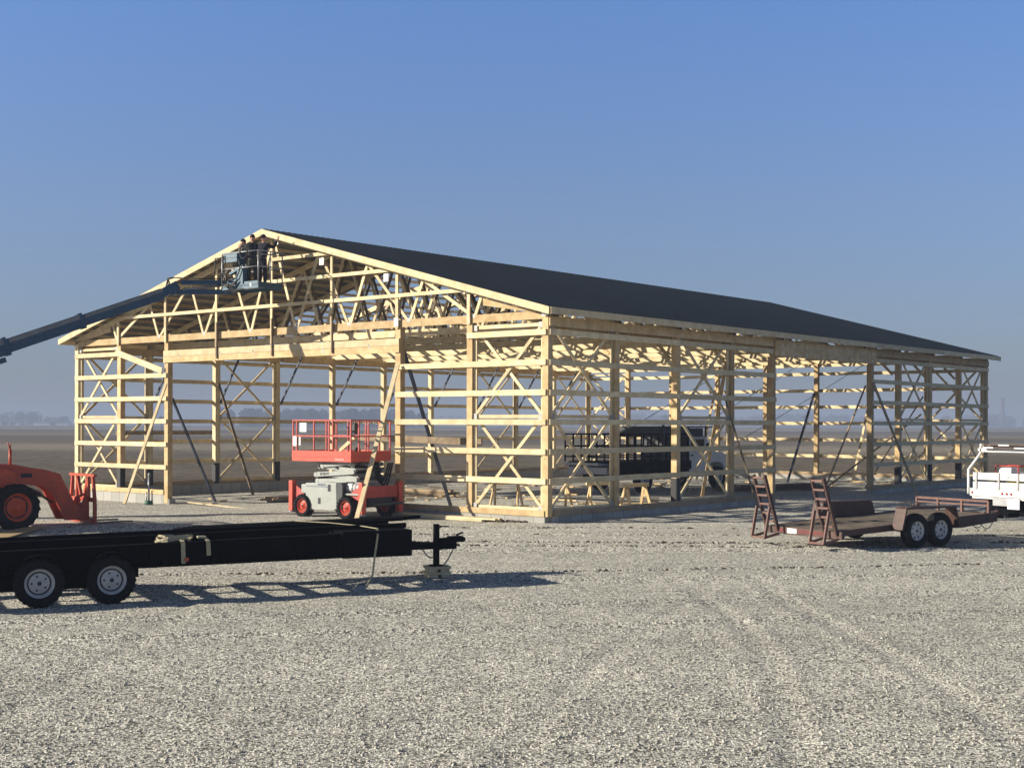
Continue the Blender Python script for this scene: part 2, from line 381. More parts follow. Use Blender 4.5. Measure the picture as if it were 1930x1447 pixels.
def fnoise(x, y):
    return (math.sin(x * .9 + 1.3 * math.sin(y * .7)) + math.sin(y * 1.3 + 1.1 * math.sin(x * .55 + 2)) + .6 * math.sin(x * 2.3 + y * 1.7)) / 2.6
from mathutils import noise as mnoise
RY = ((26.2, .02, .05), (27.3, .02, .045), (28.4, .03, .05), (30.4, -.03, .045), (32.1, -.02, .045), (22.9, .16, .035), (21.2, .18, .035), (18.4, .22, .03), (16.6, .24, .03))
RX = ((2.3, .04, .012), (3.7, .05, .012), (.2, .24, .007), (-4.2, -.06, .008))
def ruts(x, y):
    """wheel ruts across the yard, a few cm deep, with loose lumpy shoulders"""
    h = 0
    for c, sl, a in RY:
        d = (y - c - sl * x - .25 * math.sin(x * .23 + c)) / .15
        if abs(d) < 3.2: h += -a * math.exp(-d * d) + a * .6 * math.exp(-(abs(d) - 1.6) ** 2 * 3)
    if 8 < y < 24:
        for c, sl, a in RX:
            d = (x - c - sl * (y - 10) - .3 * math.sin(y * .35 + c)) / .14
            if abs(d) < 3.2: h += (-a * math.exp(-d * d) + a * .6 * math.exp(-(abs(d) - 1.6) ** 2 * 3)) * smooth((24 - y) / 5)
    return h
def lumps(x, y):
    v = Vector((x * 1.1, y * 1.1, 0)); n1 = mnoise.noise(v); n2 = mnoise.noise(v * 4.3)
    return .018 * n1 + .010 * n2 * (.6 + n1)
fm = MB(); fm.add([(-4000, -300, -.25), (4000, -300, -.25), (4000, 7000, -.25), (-4000, 7000, -.25)], [(0, 1, 2, 3)])
tag(fm.build('field', 'field'), kind='structure')
def yard():
    vs = {}; V = []; F = []
    du = .4
    U = [(-38 + i * du) for i in range(int(78 / du) + 1)]; S = [(-56 + j * du) for j in range(int(88 / du) + 1)]
    def ok(u, s): return (s < -2.4) or (-13 <= u <= 22.4)
    def vid(i, j):
        if (i, j) not in vs:
            u, s = U[i], S[j]; x, y, _ = wus(u, s)
            edge = 0
            if s > -2.4 - .2 and (u > 22 or u < -12.6): edge = 1
            if s >= -2.8 and (u > 22.2 or u < -13): edge = 1
            z = gz(x, y) + .012 * fnoise(x, y) + (ruts(x, y) if s < 0 else 0)
            if edge or s >= S[-1] - .1 or u <= U[0] + .1 or u >= U[-1] - .1: z = -.3
            V.append((x, y, z)); vs[(i, j)] = len(V) - 1
        return vs[(i, j)]
    for i in range(len(U) - 1):
        for j in range(len(S) - 1):
            if ok((U[i] + U[i + 1]) / 2, (S[j] + S[j + 1]) / 2): F.append((vid(i, j), vid(i + 1, j), vid(i + 1, j + 1), vid(i, j + 1)))
    me = D.meshes.new('gravel_yard'); me.from_pydata(V, [], F); me.update()
    bm = bmesh.new(); bm.from_mesh(me)
    def near(f): c = f.calc_center_median(); return 8 < c.y < 38 and abs(c.x) < c.y * .42 + 1.5
    fs_ = [f for f in bm.faces if near(f)]
    ed = set(e for f in fs_ for e in f.edges)
    bmesh.ops.subdivide_edges(bm, edges=list(ed), cuts=4, use_grid_fill=True)
    for v in bm.verts:
        x, y = v.co.x, v.co.y
        if v.co.z > -.26 and 8 < y < 38 and abs(x) < y * .42 + 1.8:
            u, s = loc_us(x, y)
            v.co.z = gz(x, y) + .012 * fnoise(x, y) + (ruts(x, y) if s < -.3 else 0) + lumps(x, y) * (1 if s < -.3 else .6)
    bmesh.ops.recalc_face_normals(bm, faces=bm.faces)
    for f in bm.faces: f.smooth = True
    bm.to_mesh(me); bm.free(); me.materials.append(MT['gravel'])
    if me.polygons[0].normal.z < 0: me.flip_normals()
    o = D.objects.new('gravel_yard', me); COL.objects.link(o); return tag(o, kind='structure')
yard()

# loose stones lying on the near part of the yard (uncountable)
def stones():
    g = np.random.default_rng(3)
    n = 34000
    y = 9.0 + 15.0 * g.random(n) ** 1.25; x = (g.random(n) - .5) * 2 * (y * .41 + .6)
    m = len(x)
    base = np.array([(1, 0, 0), (-1, 0, 0), (0, 1, 0), (0, -1, 0), (0, 0, 1), (0, 0, -1)], float)
    tri = np.array([(0, 2, 4), (2, 1, 4), (1, 3, 4), (3, 0, 4), (2, 0, 5), (1, 2, 5), (3, 1, 5), (0, 3, 5)])
    sz = .006 + .011 * g.random(m) ** 4
    sc = sz[:, None] * (0.7 + .7 * g.random((m, 3))); sc[:, 2] *= .75
    P = base[None] * sc[:, None, :] * (0.75 + .5 * g.random((m, 6, 1)))
    a = g.random(m) * 6.283; b = g.random(m) * 1.2
    ca, sa, cb, sb = np.cos(a), np.sin(a), np.cos(b), np.sin(b)
    X, Y, Z = P[..., 0], P[..., 1], P[..., 2]
    Y, Z = Y * cb[:, None] - Z * sb[:, None], Y * sb[:, None] + Z * cb[:, None]
    X, Y = X * ca[:, None] - Y * sa[:, None], X * sa[:, None] + Y * ca[:, None]
    zz = np.array([.012 * fnoise(float(p), float(q)) + ruts(float(p), float(q)) + lumps(float(p), float(q)) for p, q in zip(x, y)])
    V = np.stack([X + x[:, None], Y + y[:, None], Z + (zz + sz * .35)[:, None]], -1).reshape(-1, 3)
    F = (tri[None] + (np.arange(m) * 6)[:, None, None]).reshape(-1, 3)
    me = D.meshes.new('loose_stones'); me.vertices.add(len(V)); me.vertices.foreach_set('co', V.ravel())
    me.loops.add(F.size); me.loops.foreach_set('vertex_index', F.ravel().astype(np.int32))
    me.polygons.add(len(F)); me.polygons.foreach_set('loop_start', np.arange(0, F.size, 3, dtype=np.int32))
    me.polygons.foreach_set('loop_total', np.full(len(F), 3, np.int32)); me.update(calc_edges=True); me.validate()
    o = D.objects.new('loose_stones', me); COL.objects.link(o)
    mt = D.materials.new('loose_limestone'); nt, N, L, bb = nodes_of(mt)
    tc = N.new('ShaderNodeTexCoord'); wn = N.new('ShaderNodeTexVoronoi'); wn.inputs['Scale'].default_value = 30
    L.new(tc.outputs['Object'], wn.inputs['Vector'])
    sp = N.new('ShaderNodeSeparateColor'); L.new(wn.outputs['Color'], sp.inputs[0])
    cr = N.new('ShaderNodeMix'); cr.data_type = 'RGBA'; cr.inputs[6].default_value = (.30, .29, .25, 1); cr.inputs[7].default_value = (.60, .57, .50, 1)
    L.new(sp.outputs[0], cr.inputs[0]); L.new(cr.outputs[2], bb.inputs['Base Color']); bb.inputs['Roughness'].default_value = .9
    me.materials.append(mt)
    tag(o, 'loose pale crushed stone scattered over the near gravel yard', 'gravel', kind='stuff')
stones()

# dark clods of soil kicked up along the ruts
def clods():
    m = MB(); g = random.Random(5)
    lines = [(27.3, .02), (28.4, .03), (27.3, .02), (28.4, .03), (30.4, -.03), (32.1, -.02), (22.9, .16)]
    for k in range(1100):
        c, sl = g.choice(lines); x = g.uniform(-9, 12); y = c + sl * x + .25 * math.sin(x * .23 + c) + g.gauss(0, .05)
        r = g.uniform(.008, .028) * (1.7 if g.random() < .07 else 1)
        m.ball((x, y, gz(x, y) + r * .3), r, 6, 4, g.uniform(.9, 1.8), g.uniform(.6, 1.2), g.uniform(.4, .8))
    tag(m.build('soil_clods', 'soil'), 'small dark soil clods strewn along the wheel ruts', 'soil', kind='stuff')
clods()

# ------------------------------------------------------------------ the barn frame
barn = thing('pole_barn', 'unfinished timber pole barn frame with charcoal metal roof on its near slope', 'barn', (CX, CY, 0), -TH)
def B(u, s, z): return (-u, s, z)
BU, BS = W / 8, LEN / 10
ZG = [4.80, 4.04, 3.285, 2.54, 1.79, 1.05]
def roofz(u): return 5.44 + .265 * ((u + .33) if u <= W / 2 else (W - u + .33))
PW = .19
def post(u, s, top=5.1, bot=.16, mat='pine2'):
    # three plies, the middle one a few mm back
    m = MB()
    for i in (-1, 0, 1):
        a = PW / 2 - (.004 if i == 0 else 0)
        m.box((-u - a, s + i * PW / 3 - PW / 6 + .0015, bot), (-u + a, s + i * PW / 3 + PW / 6 - .0015, top))
    return m.build('post', mat, barn)
side_s = [0, 1, 2, 3, 3.85, 6.25, 7.05, 8, 9, 10]
far_s = list(range(11))
gab_f = [1, 2, 6, 7]; gab_b = list(range(1, 8))
h_ = PW / 2
for i in side_s: post(h_, min(max(i * BS, h_), LEN - h_), top=(4.64 if i in (3.85, 6.25) else 5.2), bot=(.02 if i in (3.85, 6.25) else .16))
for i in far_s: post(W - h_, min(max(i * BS, h_), LEN - h_), top=5.2, mat='pine')
for i in gab_f: post(i * BU, h_, top=(5.12), bot=(-.12 if i in (2, 6) else .16))
for i in gab_b: post(i * BU, LEN - h_, top=roofz(i * BU) - .45)
# base flashing sleeves on some posts
for (u, s) in ((h_, 2 * BS), (h_, 7.05 * BS), (h_, 9 * BS), (W - h_, 2 * BS), (W - h_, 3 * BS), (W - h_, 1 * BS), (7 * BU, h_), (h_, 8 * BS)):
    m = MB(); a = h_ + .006; m.box((-u - a, s - a, .17), (-u + a, s + a, .95)); m.build('post_sleeve', 'blackgloss', barn)

# girts (flat boards on the outside faces)
gt, gh = .042, .145
def girt_x(u0, u1, s, z, mat='pine', name='girt', th=gt, hh=gh, z2=None):
    z2 = z if z2 is None else z2
    return bar(name, mat, barn, B(u0, s, z), B(u1, s, z2), th, hh, (0, 0, 1))
def girt_y(u, s0, s1, z, mat='pine', name='girt', th=gt, hh=gh, z2=None):
    z2 = z if z2 is None else z2
    return bar(name, mat, barn, B(u, s0, z), B(u, s1, z2), th, hh, (0, 0, 1))
fs = -gt / 2 - .003
for k, z in enumerate(ZG):
    j = lambda: rnd.uniform(-.006, .006)
    if k == 0: girt_x(.05, BU + .06, fs, z + j())
    else: girt_x(.05, 2 * BU + .07, fs, z + j())
    if k == 0: girt_x(7 * BU - .06, W - .05, fs, z + j())
    else: girt_x(6 * BU - .05, W - .05, fs, z + j())
# loose slanting board in the left bay
bar('slanted_board', 'pine', barn, B(7 * BU - .02, fs - .05, 4.84), B(6 * BU + .12, fs - .05, 4.18), .04, .2)
for k, z in enumerate(ZG):
    girt_y(gt / 2 + -gt - .003 + 0, 0.02, 3.85 * BS + .06, z) if False else None
    girt_y(-(gt / 2 + .003), .03, 2 * BS, z, 'pine'); girt_y(-(gt / 2 + .003), 2 * BS + .004, 3.85 * BS + .07, z + rnd.uniform(-.01, .01), 'pine')
    girt_y(-(gt / 2 + .003), 6.25 * BS - .05, 8 * BS, z); girt_y(-(gt / 2 + .003), 8 * BS + .004, LEN - .03, z + rnd.uniform(-.01, .01))
    uo = W + gt / 2 + .003
    for a, b_ in ((.03, 2), (2, 4), (4, 6), (6, 8), (8, 10)):
        girt_y(uo, (a * BS if a > .1 else .03), min(b_ * BS - .004, LEN - .03), z + rnd.uniform(-.008, .008))
    so = LEN + gt / 2 + .003
    for a, b_ in ((0, 2), (2, 4), (4, 6), (6, 8)): girt_x(a * BU + .02, b_ * BU - .004, so, z + rnd.uniform(-.008, .008))
# extra low boards on far wall and the loose long board inside the near side bay
girt_y(W - .25, .5 * BS, 1.9 * BS, 2.12, 'treated')
bar('loose_board', 'rough', barn, B(3.4, 1.4, 1.98), B(8.4, 1.6, 2.08), .04, .19)

# skirt boards and concrete block wall below them
def wall_run(p, q, sk=True, mat='block'):
    (u0, s0), (u1, s1) = p, q
    d = (u1 - u0, s1 - s0); along_x = abs(d[0]) > abs(d[1])
    m = MB(); t = .1
    m.box(*((B(u0, s0 - t, -.45), B(u1, s0 + t, .165)) if along_x else (B(u0 - t, s0, -.45), B(u0 + t, s1, .165)))).build('foundation_wall', mat, barn)
    if sk:
        m = MB(); t = .075
        m.box(*((B(u0, s0 - t, .168), B(u1, s0 + t, .255)) if along_x else (B(u0 - t, s0, .168), B(u0 + t, s1, .255)))).build('sill_board', 'treated', barn)
        m = MB()
        if along_x:
            o = -.115 if s0 < 5 else .115
            m.box(B(u0, s0 + o - .014, .16), B(u1, s0 + o + .014, .31))
        else:
            o = -.115 if u0 < 5 else .115
            m.box(B(u0 + o - .014, s0, .16), B(u0 + o + .014, s1, .31))
        m.build('skirt_board', 'treated' if not (along_x and s0 < 5) else 'pine2', barn)
wall_run((.1, .1), (2 * BU - .1, .1)); wall_run((6 * BU + .1, .1), (W - .1, .1))
wall_run((.1, .215), (.1, 3.85 * BS + .1)); wall_run((.1, 6.25 * BS - .1), (.1, LEN - .22))
wall_run((W - .1, .215), (W - .1, LEN - .22)); wall_run((.1, LEN - .1), (W - .1, LEN - .1))
box('foundation_wall', 'block', barn, B(.0, 3.85 * BS + .1, -.45), B(.2, 6.25 * BS - .1, -.02))
for i in (2, 6):
    m = MB(); a = .16; m.box(B(i * BU - a, .02, -.4), B(i * BU + a, .26, .02)); m.build('pier', 'block', barn)

# X braced panels between posts
def brace_panel(kind, c0, c1, off, zb=.30, mat='pine'):
    """kind x: along gable at s=off, from u=c0 to c1; kind y: along side at u=off"""
    P = (lambda a, z, d=0: B(a, off + d, z)) if kind == 'x' else (lambda a, z, d=0: B(off + d, a, z))
    nrm = (0, 1, 0) if kind == 'x' else (1, 0, 0)
    zt, zm = 5.05, 2.68
    w, t = .088, .04
    o = bar('brace_panel', mat, barn, P(c0 + w / 2, zb - .02), P(c0 + w / 2, zt), w, t, nrm)
    o2 = bar('chord', mat, o, P(c1 - w / 2, zb - .02), P(c1 - w / 2, zt), w, t, nrm)
    for z in (zb + .03, zm, zt - .05): bar('rung', mat, o, P(c0 + w, z), P(c1 - w, z), w, t, nrm)
    for z0, z1 in ((zb + .08, zm - .06), (zm + .06, zt - .1)):
        bar('diagonal', mat, o, P(c0 + w, z0, .021), P(c1 - w, z1, .021), .085, .038, nrm)
        bar('diagonal', mat, o, P(c0 + w, z1, -.021), P(c1 - w, z0, -.021), .085, .038, nrm)
    for a in (c0 + .07, c1 - .07):
        for z in (zb + .05, zm, zt - .06):
            if kind == 'x':
                p = P(a, z, -.052 if off < 5 else -.03); box('gusset', 'plate', o, (p[0] - .065, p[1] - .004, p[2] - .075), (p[0] + .065, p[1] + .004, p[2] + .075))
            else:
                p = P(a, z, -.045); box('gusset', 'plate', o, (p[0] - .004, p[1] - .065, p[2] - .075), (p[0] + .004, p[1] + .065, p[2] + .075))
e = PW + .005
brace_panel('x', e, BU - h_ - .005, h_); brace_panel('x', 7 * BU + h_ + .005, W - e, h_)
brace_panel('y', e, BS - h_ - .01, h_); brace_panel('y', 2 * BS + h_ + .01, 3 * BS - h_ - .01, h_)
brace_panel('y', 7.05 * BS + h_ + .01, 8 * BS - h_ - .01, h_); brace_panel('y', 9 * BS + h_ + .01, LEN - e, h_)
brace_panel('y', e, BS - h_ - .01, W - h_); brace_panel('y', 2 * BS + h_ + .01, 3 * BS - h_ - .01, W - h_)
brace_panel('y', 7 * BS + h_ + .01, 8 * BS - h_ - .01, W - h_); brace_panel('y', 9 * BS + h_ + .01, LEN - e, W - h_)
brace_panel('x', e, BU - h_ - .01, LEN - h_); brace_panel('x', 7 * BU + h_ + .01, W - e, LEN - h_)

# trusses
tn_u = [2.2, 4.3, 6.45, 8.45]; tn_u = tn_u + [W / 2] + [W - x for x in reversed(tn_u)]
bn_u = [2.5, 4.85, 7.2, 9.45]; bn_u = bn_u + [W - x for x in reversed(bn_u)]
ZB0, ZB1 = 5.13, 5.335
def truss(s, mat='pine', double=False):
    t = .04 if not double else .085
    o = bar('truss', mat if not s < .5 else 'pine2', barn, B(.0, s, (ZB0 + ZB1) / 2), B(W, s, (ZB0 + ZB1) / 2), t, ZB1 - ZB0)
    dz = .15; hw = .17
    for a, b_ in ((0.0, W / 2), (W, W / 2)):
        m = MB(); p = [(-a, roofz(a) - dz), (-b_, roofz(b_) - dz), (-b_, roofz(b_) - dz - hw), (-a, roofz(a) - dz - hw)]
        m.prism(p, s - t / 2, s + t / 2).build('top_chord', mat, o)
    # heel wedge
    for a, b_ in ((0.02, 2.1), (W - .02, W - 2.1)):
        m = MB(); m.prism([(-a, ZB1 + .002), (-b_, ZB1 + .002), (-b_, roofz(b_) - dz - hw - .002), (-(a + (b_ - a) * .22), roofz(a + (b_ - a) * .22) - dz - hw - .002)], s - t / 2 + .004, s - t / 2 + .03) if False else None
    def top(u): return (u, roofz(u) - dz - hw)
    seq = []
    for i, bu in enumerate(bn_u):
        seq.append((tn_u[i], bu)); seq.append((tn_u[i + 1], bu))
    for tu, bu in seq:
        sg = .06 if bu < tu else -.06
        bar('web', mat, o, B(tu - sg * .6, s + (.0), roofz(tu) - dz - hw + .01), B(bu + sg, s, ZB1 - .005), .09, .036 if not double else .05, (0, 1, 0))
    if s < .5:
        for u in bn_u: box('connector_plate', 'plate', o, (-u - .07, s - t / 2 - .003, ZB1 - .07), (-u + .07, s - t / 2 + .001, ZB1 + .03))
    return o
for i in range(11):
    s = min(max(i * BS, .03), LEN - .03)
    truss(s)
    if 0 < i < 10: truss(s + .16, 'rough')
# sloping heel planks of the gable truss (seen either side)
for a, b_ in ((.1, 2.15), (W - .1, W - 2.15)):
    m = MB(); m.prism([(-a, roofz(a) - .33), (-b_, roofz(b_) - .33), (-b_, roofz(b_) - .53), (-(a + (b_ - a) * .28), ZB1 + .004)], -.012, .006).build('heel_board', 'pine2', barn)
# long ties over the bottom chords
for u in (2.6, 5.3, 8.3, 10.5, 12.7, 15.7, 18.4):
    bar('lateral_tie', 'pine', barn, B(u, .1, ZB1 + .022), B(u, LEN - .1, ZB1 + .022), .09, .04)
# purlins
pu = [(-.27 + i * .60) for i in range(18)]
for k, u in enumerate(pu):
    for side in (0, 1):
        uu = u if side == 0 else W - u
        z = roofz(uu) - .10
        bar('purlin', 'pine' if rnd.random() < .7 else 'pine2', barn, B(uu, -.37, z), B(uu, LEN + .37, z), .045, .09)
# roof metal: ribbed sheets. near slope complete, far slope only over the first bays
def roof_sheet(side, s0, s1, name='roof_panel'):
    V = []; F = []
    xs = []; s = s0
    prof = [(0, 0), (.09, 0), (.105, .02), (.125, .02), (.14, 0)]
    while s < s1 - .2:
        for d, z in prof: xs.append((s + d, z))
        s += .229
    xs.append((s1, 0))
    ua, ub = (-.36, W / 2) if side == 0 else (W + .36, W / 2)
    for top in (0, 1):
        for (s, z) in xs:
            for u in (ua, ub): V.append(B(u, s, roofz(u) + z + (0 if top else -.0035) - .048))
    n = len(xs); o = 2 * n
    for i in range(n - 1):
        F.append((2 * i, 2 * i + 1, 2 * i + 3, 2 * i + 2)); F.append((o + 2 * i, o + 2 * i + 2, o + 2 * i + 3, o + 2 * i + 1))
    for e_ in (0, 1):
        for i in range(n - 1): F.append((2 * i + e_, 2 * i + 2 + e_, o + 2 * i + 2 + e_, o + 2 * i + e_))
    me = D.meshes.new(name); me.from_pydata(V, [], F); me.update()
    me.materials.append(MT['roof']); me.materials.append(MT['under'])
    for k in range(n - 1): me.polygons[2 * k].material_index = 1
    o = D.objects.new(name, me); COL.objects.link(o); o.parent = barn
    return o
s = -.41; cuts = [s]
while s < LEN + .41 - 1.0: s += .229 * 4; cuts.append(s)
cuts[-1] = LEN + .41
for a, b_ in zip(cuts[:-1], cuts[1:]): roof_sheet(0, a + .001, b_)
for a, b_ in zip(cuts[:-1], cuts[1:]):
    if a < 6.8: roof_sheet(1, a + .001, b_)
# fascia and rake boards
fz = .052
for a, b_ in ((-.36, W / 2), (W + .36, W / 2)):
    for s in (-.42, LEN + .42):
        m = MB(); m.prism([(-a, roofz(a) - fz), (-b_, roofz(b_) - fz), (-b_, roofz(b_) - fz - .185), (-a, roofz(a) - fz - .185)], s - .02, s + .02).build('rake_board', 'pine', barn)
        # soffit nailer just behind
for u in (-.385, W + .385):
    zc = roofz(-.36) - fz - .09
    for a, b_ in ((-.40, 6.1), (6.104, 12.2), (12.204, 18.3), (18.304, 24.4), (24.404, LEN + .40)):
        bar('fascia', 'pine', barn, B(u, a, zc), B(u, b_, zc), .04, .17)
# truss carriers outside and inside of the side posts
for uo, sgn in ((0, -1), (W, 1)):
    for off, z in ((.024, 5.07),):
        for a, b_ in ((.02, 3 * BS), (3 * BS + .004, 6.25 * BS), (6.254 * BS, LEN - .02)):
            bar('truss_carrier', 'pine2', barn, B(uo + sgn * off, a, z), B(uo + sgn * off, b_, z), .042, .235)
            bar('truss_carrier', 'pine2', barn, B(uo - sgn * (PW + off), a + .2, z - .03), B(uo - sgn * (PW + off), b_ - (.2 if b_ > 29 else 0), z - .03), .042, .26)
# door headers
o = box('header', 'pine2', barn, B(2 * BU - .09, -.05, 4.44), B(6 * BU + .09, -.003, 4.83))
box('header_ply', 'pine2', o, B(2 * BU + .1, .006, 4.46), B(6 * BU - .1, .14, 4.81))
for u in (6.3, 8.2, 9.1, 11.3, 12.9, 15.0):
    z = 4.5 + rnd.uniform(0, .1); bar('splice_plate', 'plate', o, B(u, -.052, z), B(u + .05, -.052, z + .14), .05, .003, (0, 1, 0))
box('glue_line', 'rough', o, B(2 * BU - .085, -.0515, 4.628), B(6 * BU + .085, -.0505, 4.637))
box('ply_lamination', 'pine', o, B(2 * BU - .085, -.0535, 4.64), B(6 * BU + .085, -.051, 4.82))
o = box('header', 'pine2', barn, B(-.07, 3.85 * BS - .08, 4.66), B(-.006, 6.25 * BS + .08, 5.18 - .235 + .0), 'deep header over the side door with metal plates')
o = box('header_ply', 'pine2', o, B(-.105, 3.85 * BS - .09, 4.66), B(-.072, 6.25 * BS + .09, 5.17))
for k in range(9):
    for z in (4.76, 5.0): sy = 3.85 * BS + .35 + k * .83; bar('splice_plate', 'sign', o, B(-.107, sy, z - .04), B(-.107, sy + .035, z + .04), .035, .003, (1, 0, 0))
# gable studs and short girts above the chord
def stud(i, z0, z1, w=.085, mat='pine', s=-.03):
    return bar('stud', mat, barn, B(i * BU, s, z0), B(i * BU, s, z1), w, .045, (0, 1, 0))
for i in (1, 2, 6, 7): stud(i, 5.1, roofz(i * BU) - .34, .1, s=-.032)
for i in (3, 4, 5): stud(i, 4.85, roofz(i * BU) - .34, .085, s=-.032)
for i in (3, 4, 5): bar('hanger', 'rough', barn, B(i * BU - .07, -.08, 4.5), B(i * BU - .07, -.08, 5.62), .05, .05)
girt_x(BU - .05, 7 * BU + .04, fs - .04, 6.0, hh=.1); girt_x(2 * BU - .04, 4.15 * BU, fs - .04, 6.72, hh=.1); girt_x(3 * BU - .04, 4.0 * BU, fs - .04, 7.38, hh=.1)
girt_x(4.85 * BU, 5 * BU + .05, fs - .04, 7.36, hh=.1)
for i in gab_b: bar('stud', 'pine', barn, B(i * BU, LEN + .03, 5.1), B(i * BU, LEN + .03, roofz(i * BU) - .34), .085, .045, (0, 1, 0))
girt_x(BU, 7 * BU, LEN + .08, 6.0, hh=.1)
for (u, z, a, b_) in ((2 * BU, 5.27, .08, .12), (2.15 * BU, 6.52, .09, .11), (3.15 * BU, 7.16, .09, .1), (.06, 5.3, .09, .1), (BU, 5.98, .08, .06), (10.25, 7.93, .08, .12)):
    MB().box(B(u - a, -.075, z - b_), B(u + a, -.072, z + b_)).build('gusset', 'sign', barn)
# knee braces along the far side wall
for i in range(1, 10): bar('knee_brace', 'shadebrace', barn, B(W - PW - .01, i * BS + .13, 3.25), B(W - PW - 1.25, i * BS + .13, 5.12), .045, .07)
for i in (1, 2, 3, 7, 8, 9): bar('knee_brace', 'pine2', barn, B(PW + .01, i * BS - .13, 4.35), B(PW + .75, i * BS - .13, 5.12), .04, .09)

# ------------------------------------------------------------------ leaning braces (boards propped against the posts)
def prop(u0, s0, u1, s1, z1, mat, label, w=.045, h=.1, cat='board', name='brace_board', group='boards propped against the barn posts'):
    x0, y0, _ = wus(u0, s0); a = Vector((x0, y0, gz(x0, y0) + .0)); b = Vector(wus(u1, s1, z1))
    a.z += .02
    m = MB(); L_ = (b - a)
    up = Vector((0, 0, 1)).cross(L_).normalized()
    m.beam(a - a, L_, w, h, up)
    o = m.build(name, mat); o.location = a
    return tag(o, label, cat, group)
prop(15.03, -2.06, 15.62, -.1, 3.75, 'pine', 'pale board propped outside against the left post of the gable door')
prop(15.61, 1.89, 15.75, .24, 3.3, 'shadebrace', 'shaded board propped inside against the left post of the gable door')
prop(4.06, -2.7, 5.12, -.14, 4.1, 'pine', 'pale board leaning over the scissor lift to the right post of the gable door', h=.12)
prop(6.4, 3.45, 5.35, .25, 4.7, 'shadebrace', 'dark board propped inside against the right post of the gable door')
prop(-.95, 8.9, -.03, 8.6, 3.2, 'rough', 'reddish brown board leaning on the side wall beside the dark truck', h=.07)
prop(2.35, 11.1, .3, 9.2, 4.4, 'pine2', 'board leaning inside the side wall in front of the dark truck cab')
prop(-1.96, 18.26, -.05, 18.8, 4.0, 'treated', 'long board propped outside at the far post of the side door opening')
prop(1.45, 17.95, .28, 18.9, 3.9, 'treated', 'shaded board propped inside at the far post of the side door opening')
prop(7.2, 26.07, 7.9, 29.9, 3.9, 'shadebrace', 'dark board propped against a back wall post behind the rear trailer ramp')
prop(4.94, 27.7, 5.25, 29.9, 3.3, 'pine', 'thin pale board propped against the back wall left of the side door far post')
prop(2.2, 23.0, .3, 24.1, 3.6, 'rough', 'steep board leaning inside the side wall two bays right of the door')
prop(2.6, 26.2, .3, 27.1, 2.5, 'rough', 'low slanting board leaning inside the last bays of the side wall')
prop(3.0, 21.2, .3, 23.9, 2.9, 'rough', 'flatter board crossing behind the side wall next to the door post')
prop(12.5, 27.2, 13.1, 29.9, 4.3, 'pine2', 'pale board leaning on the back wall behind the truck cab')
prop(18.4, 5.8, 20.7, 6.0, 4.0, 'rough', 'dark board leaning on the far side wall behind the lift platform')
# tension cables strung inside
def cable(a, b, label):
    m = MB(); a = Vector(a); b = Vector(b); pts = []
    for i in range(9):
        t = i / 8; p = a.lerp(b, t) - a; p.z -= .25 * math.sin(math.pi * t) * .3; pts.append(p)
    m.tube(pts, .012, 5); o = m.build('cable', 'hose'); o.location = a
    return tag(o, label, 'cable', 'thin cables bracing the inside of the barn')
cable(wus(14, 17, .0), wus(8.6, 24, 5.1), 'thin dark cable rising over the dark truck cab towards the back trusses')
cable(wus(9.4, 19.5, .0), wus(4.0, 27, 5.1), 'thin dark cable rising through the side door opening')
cable(wus(11.6, 18.2, .0), wus(6.2, 25.5, 5.1), 'thin dark cable rising right of the dark truck between two others')

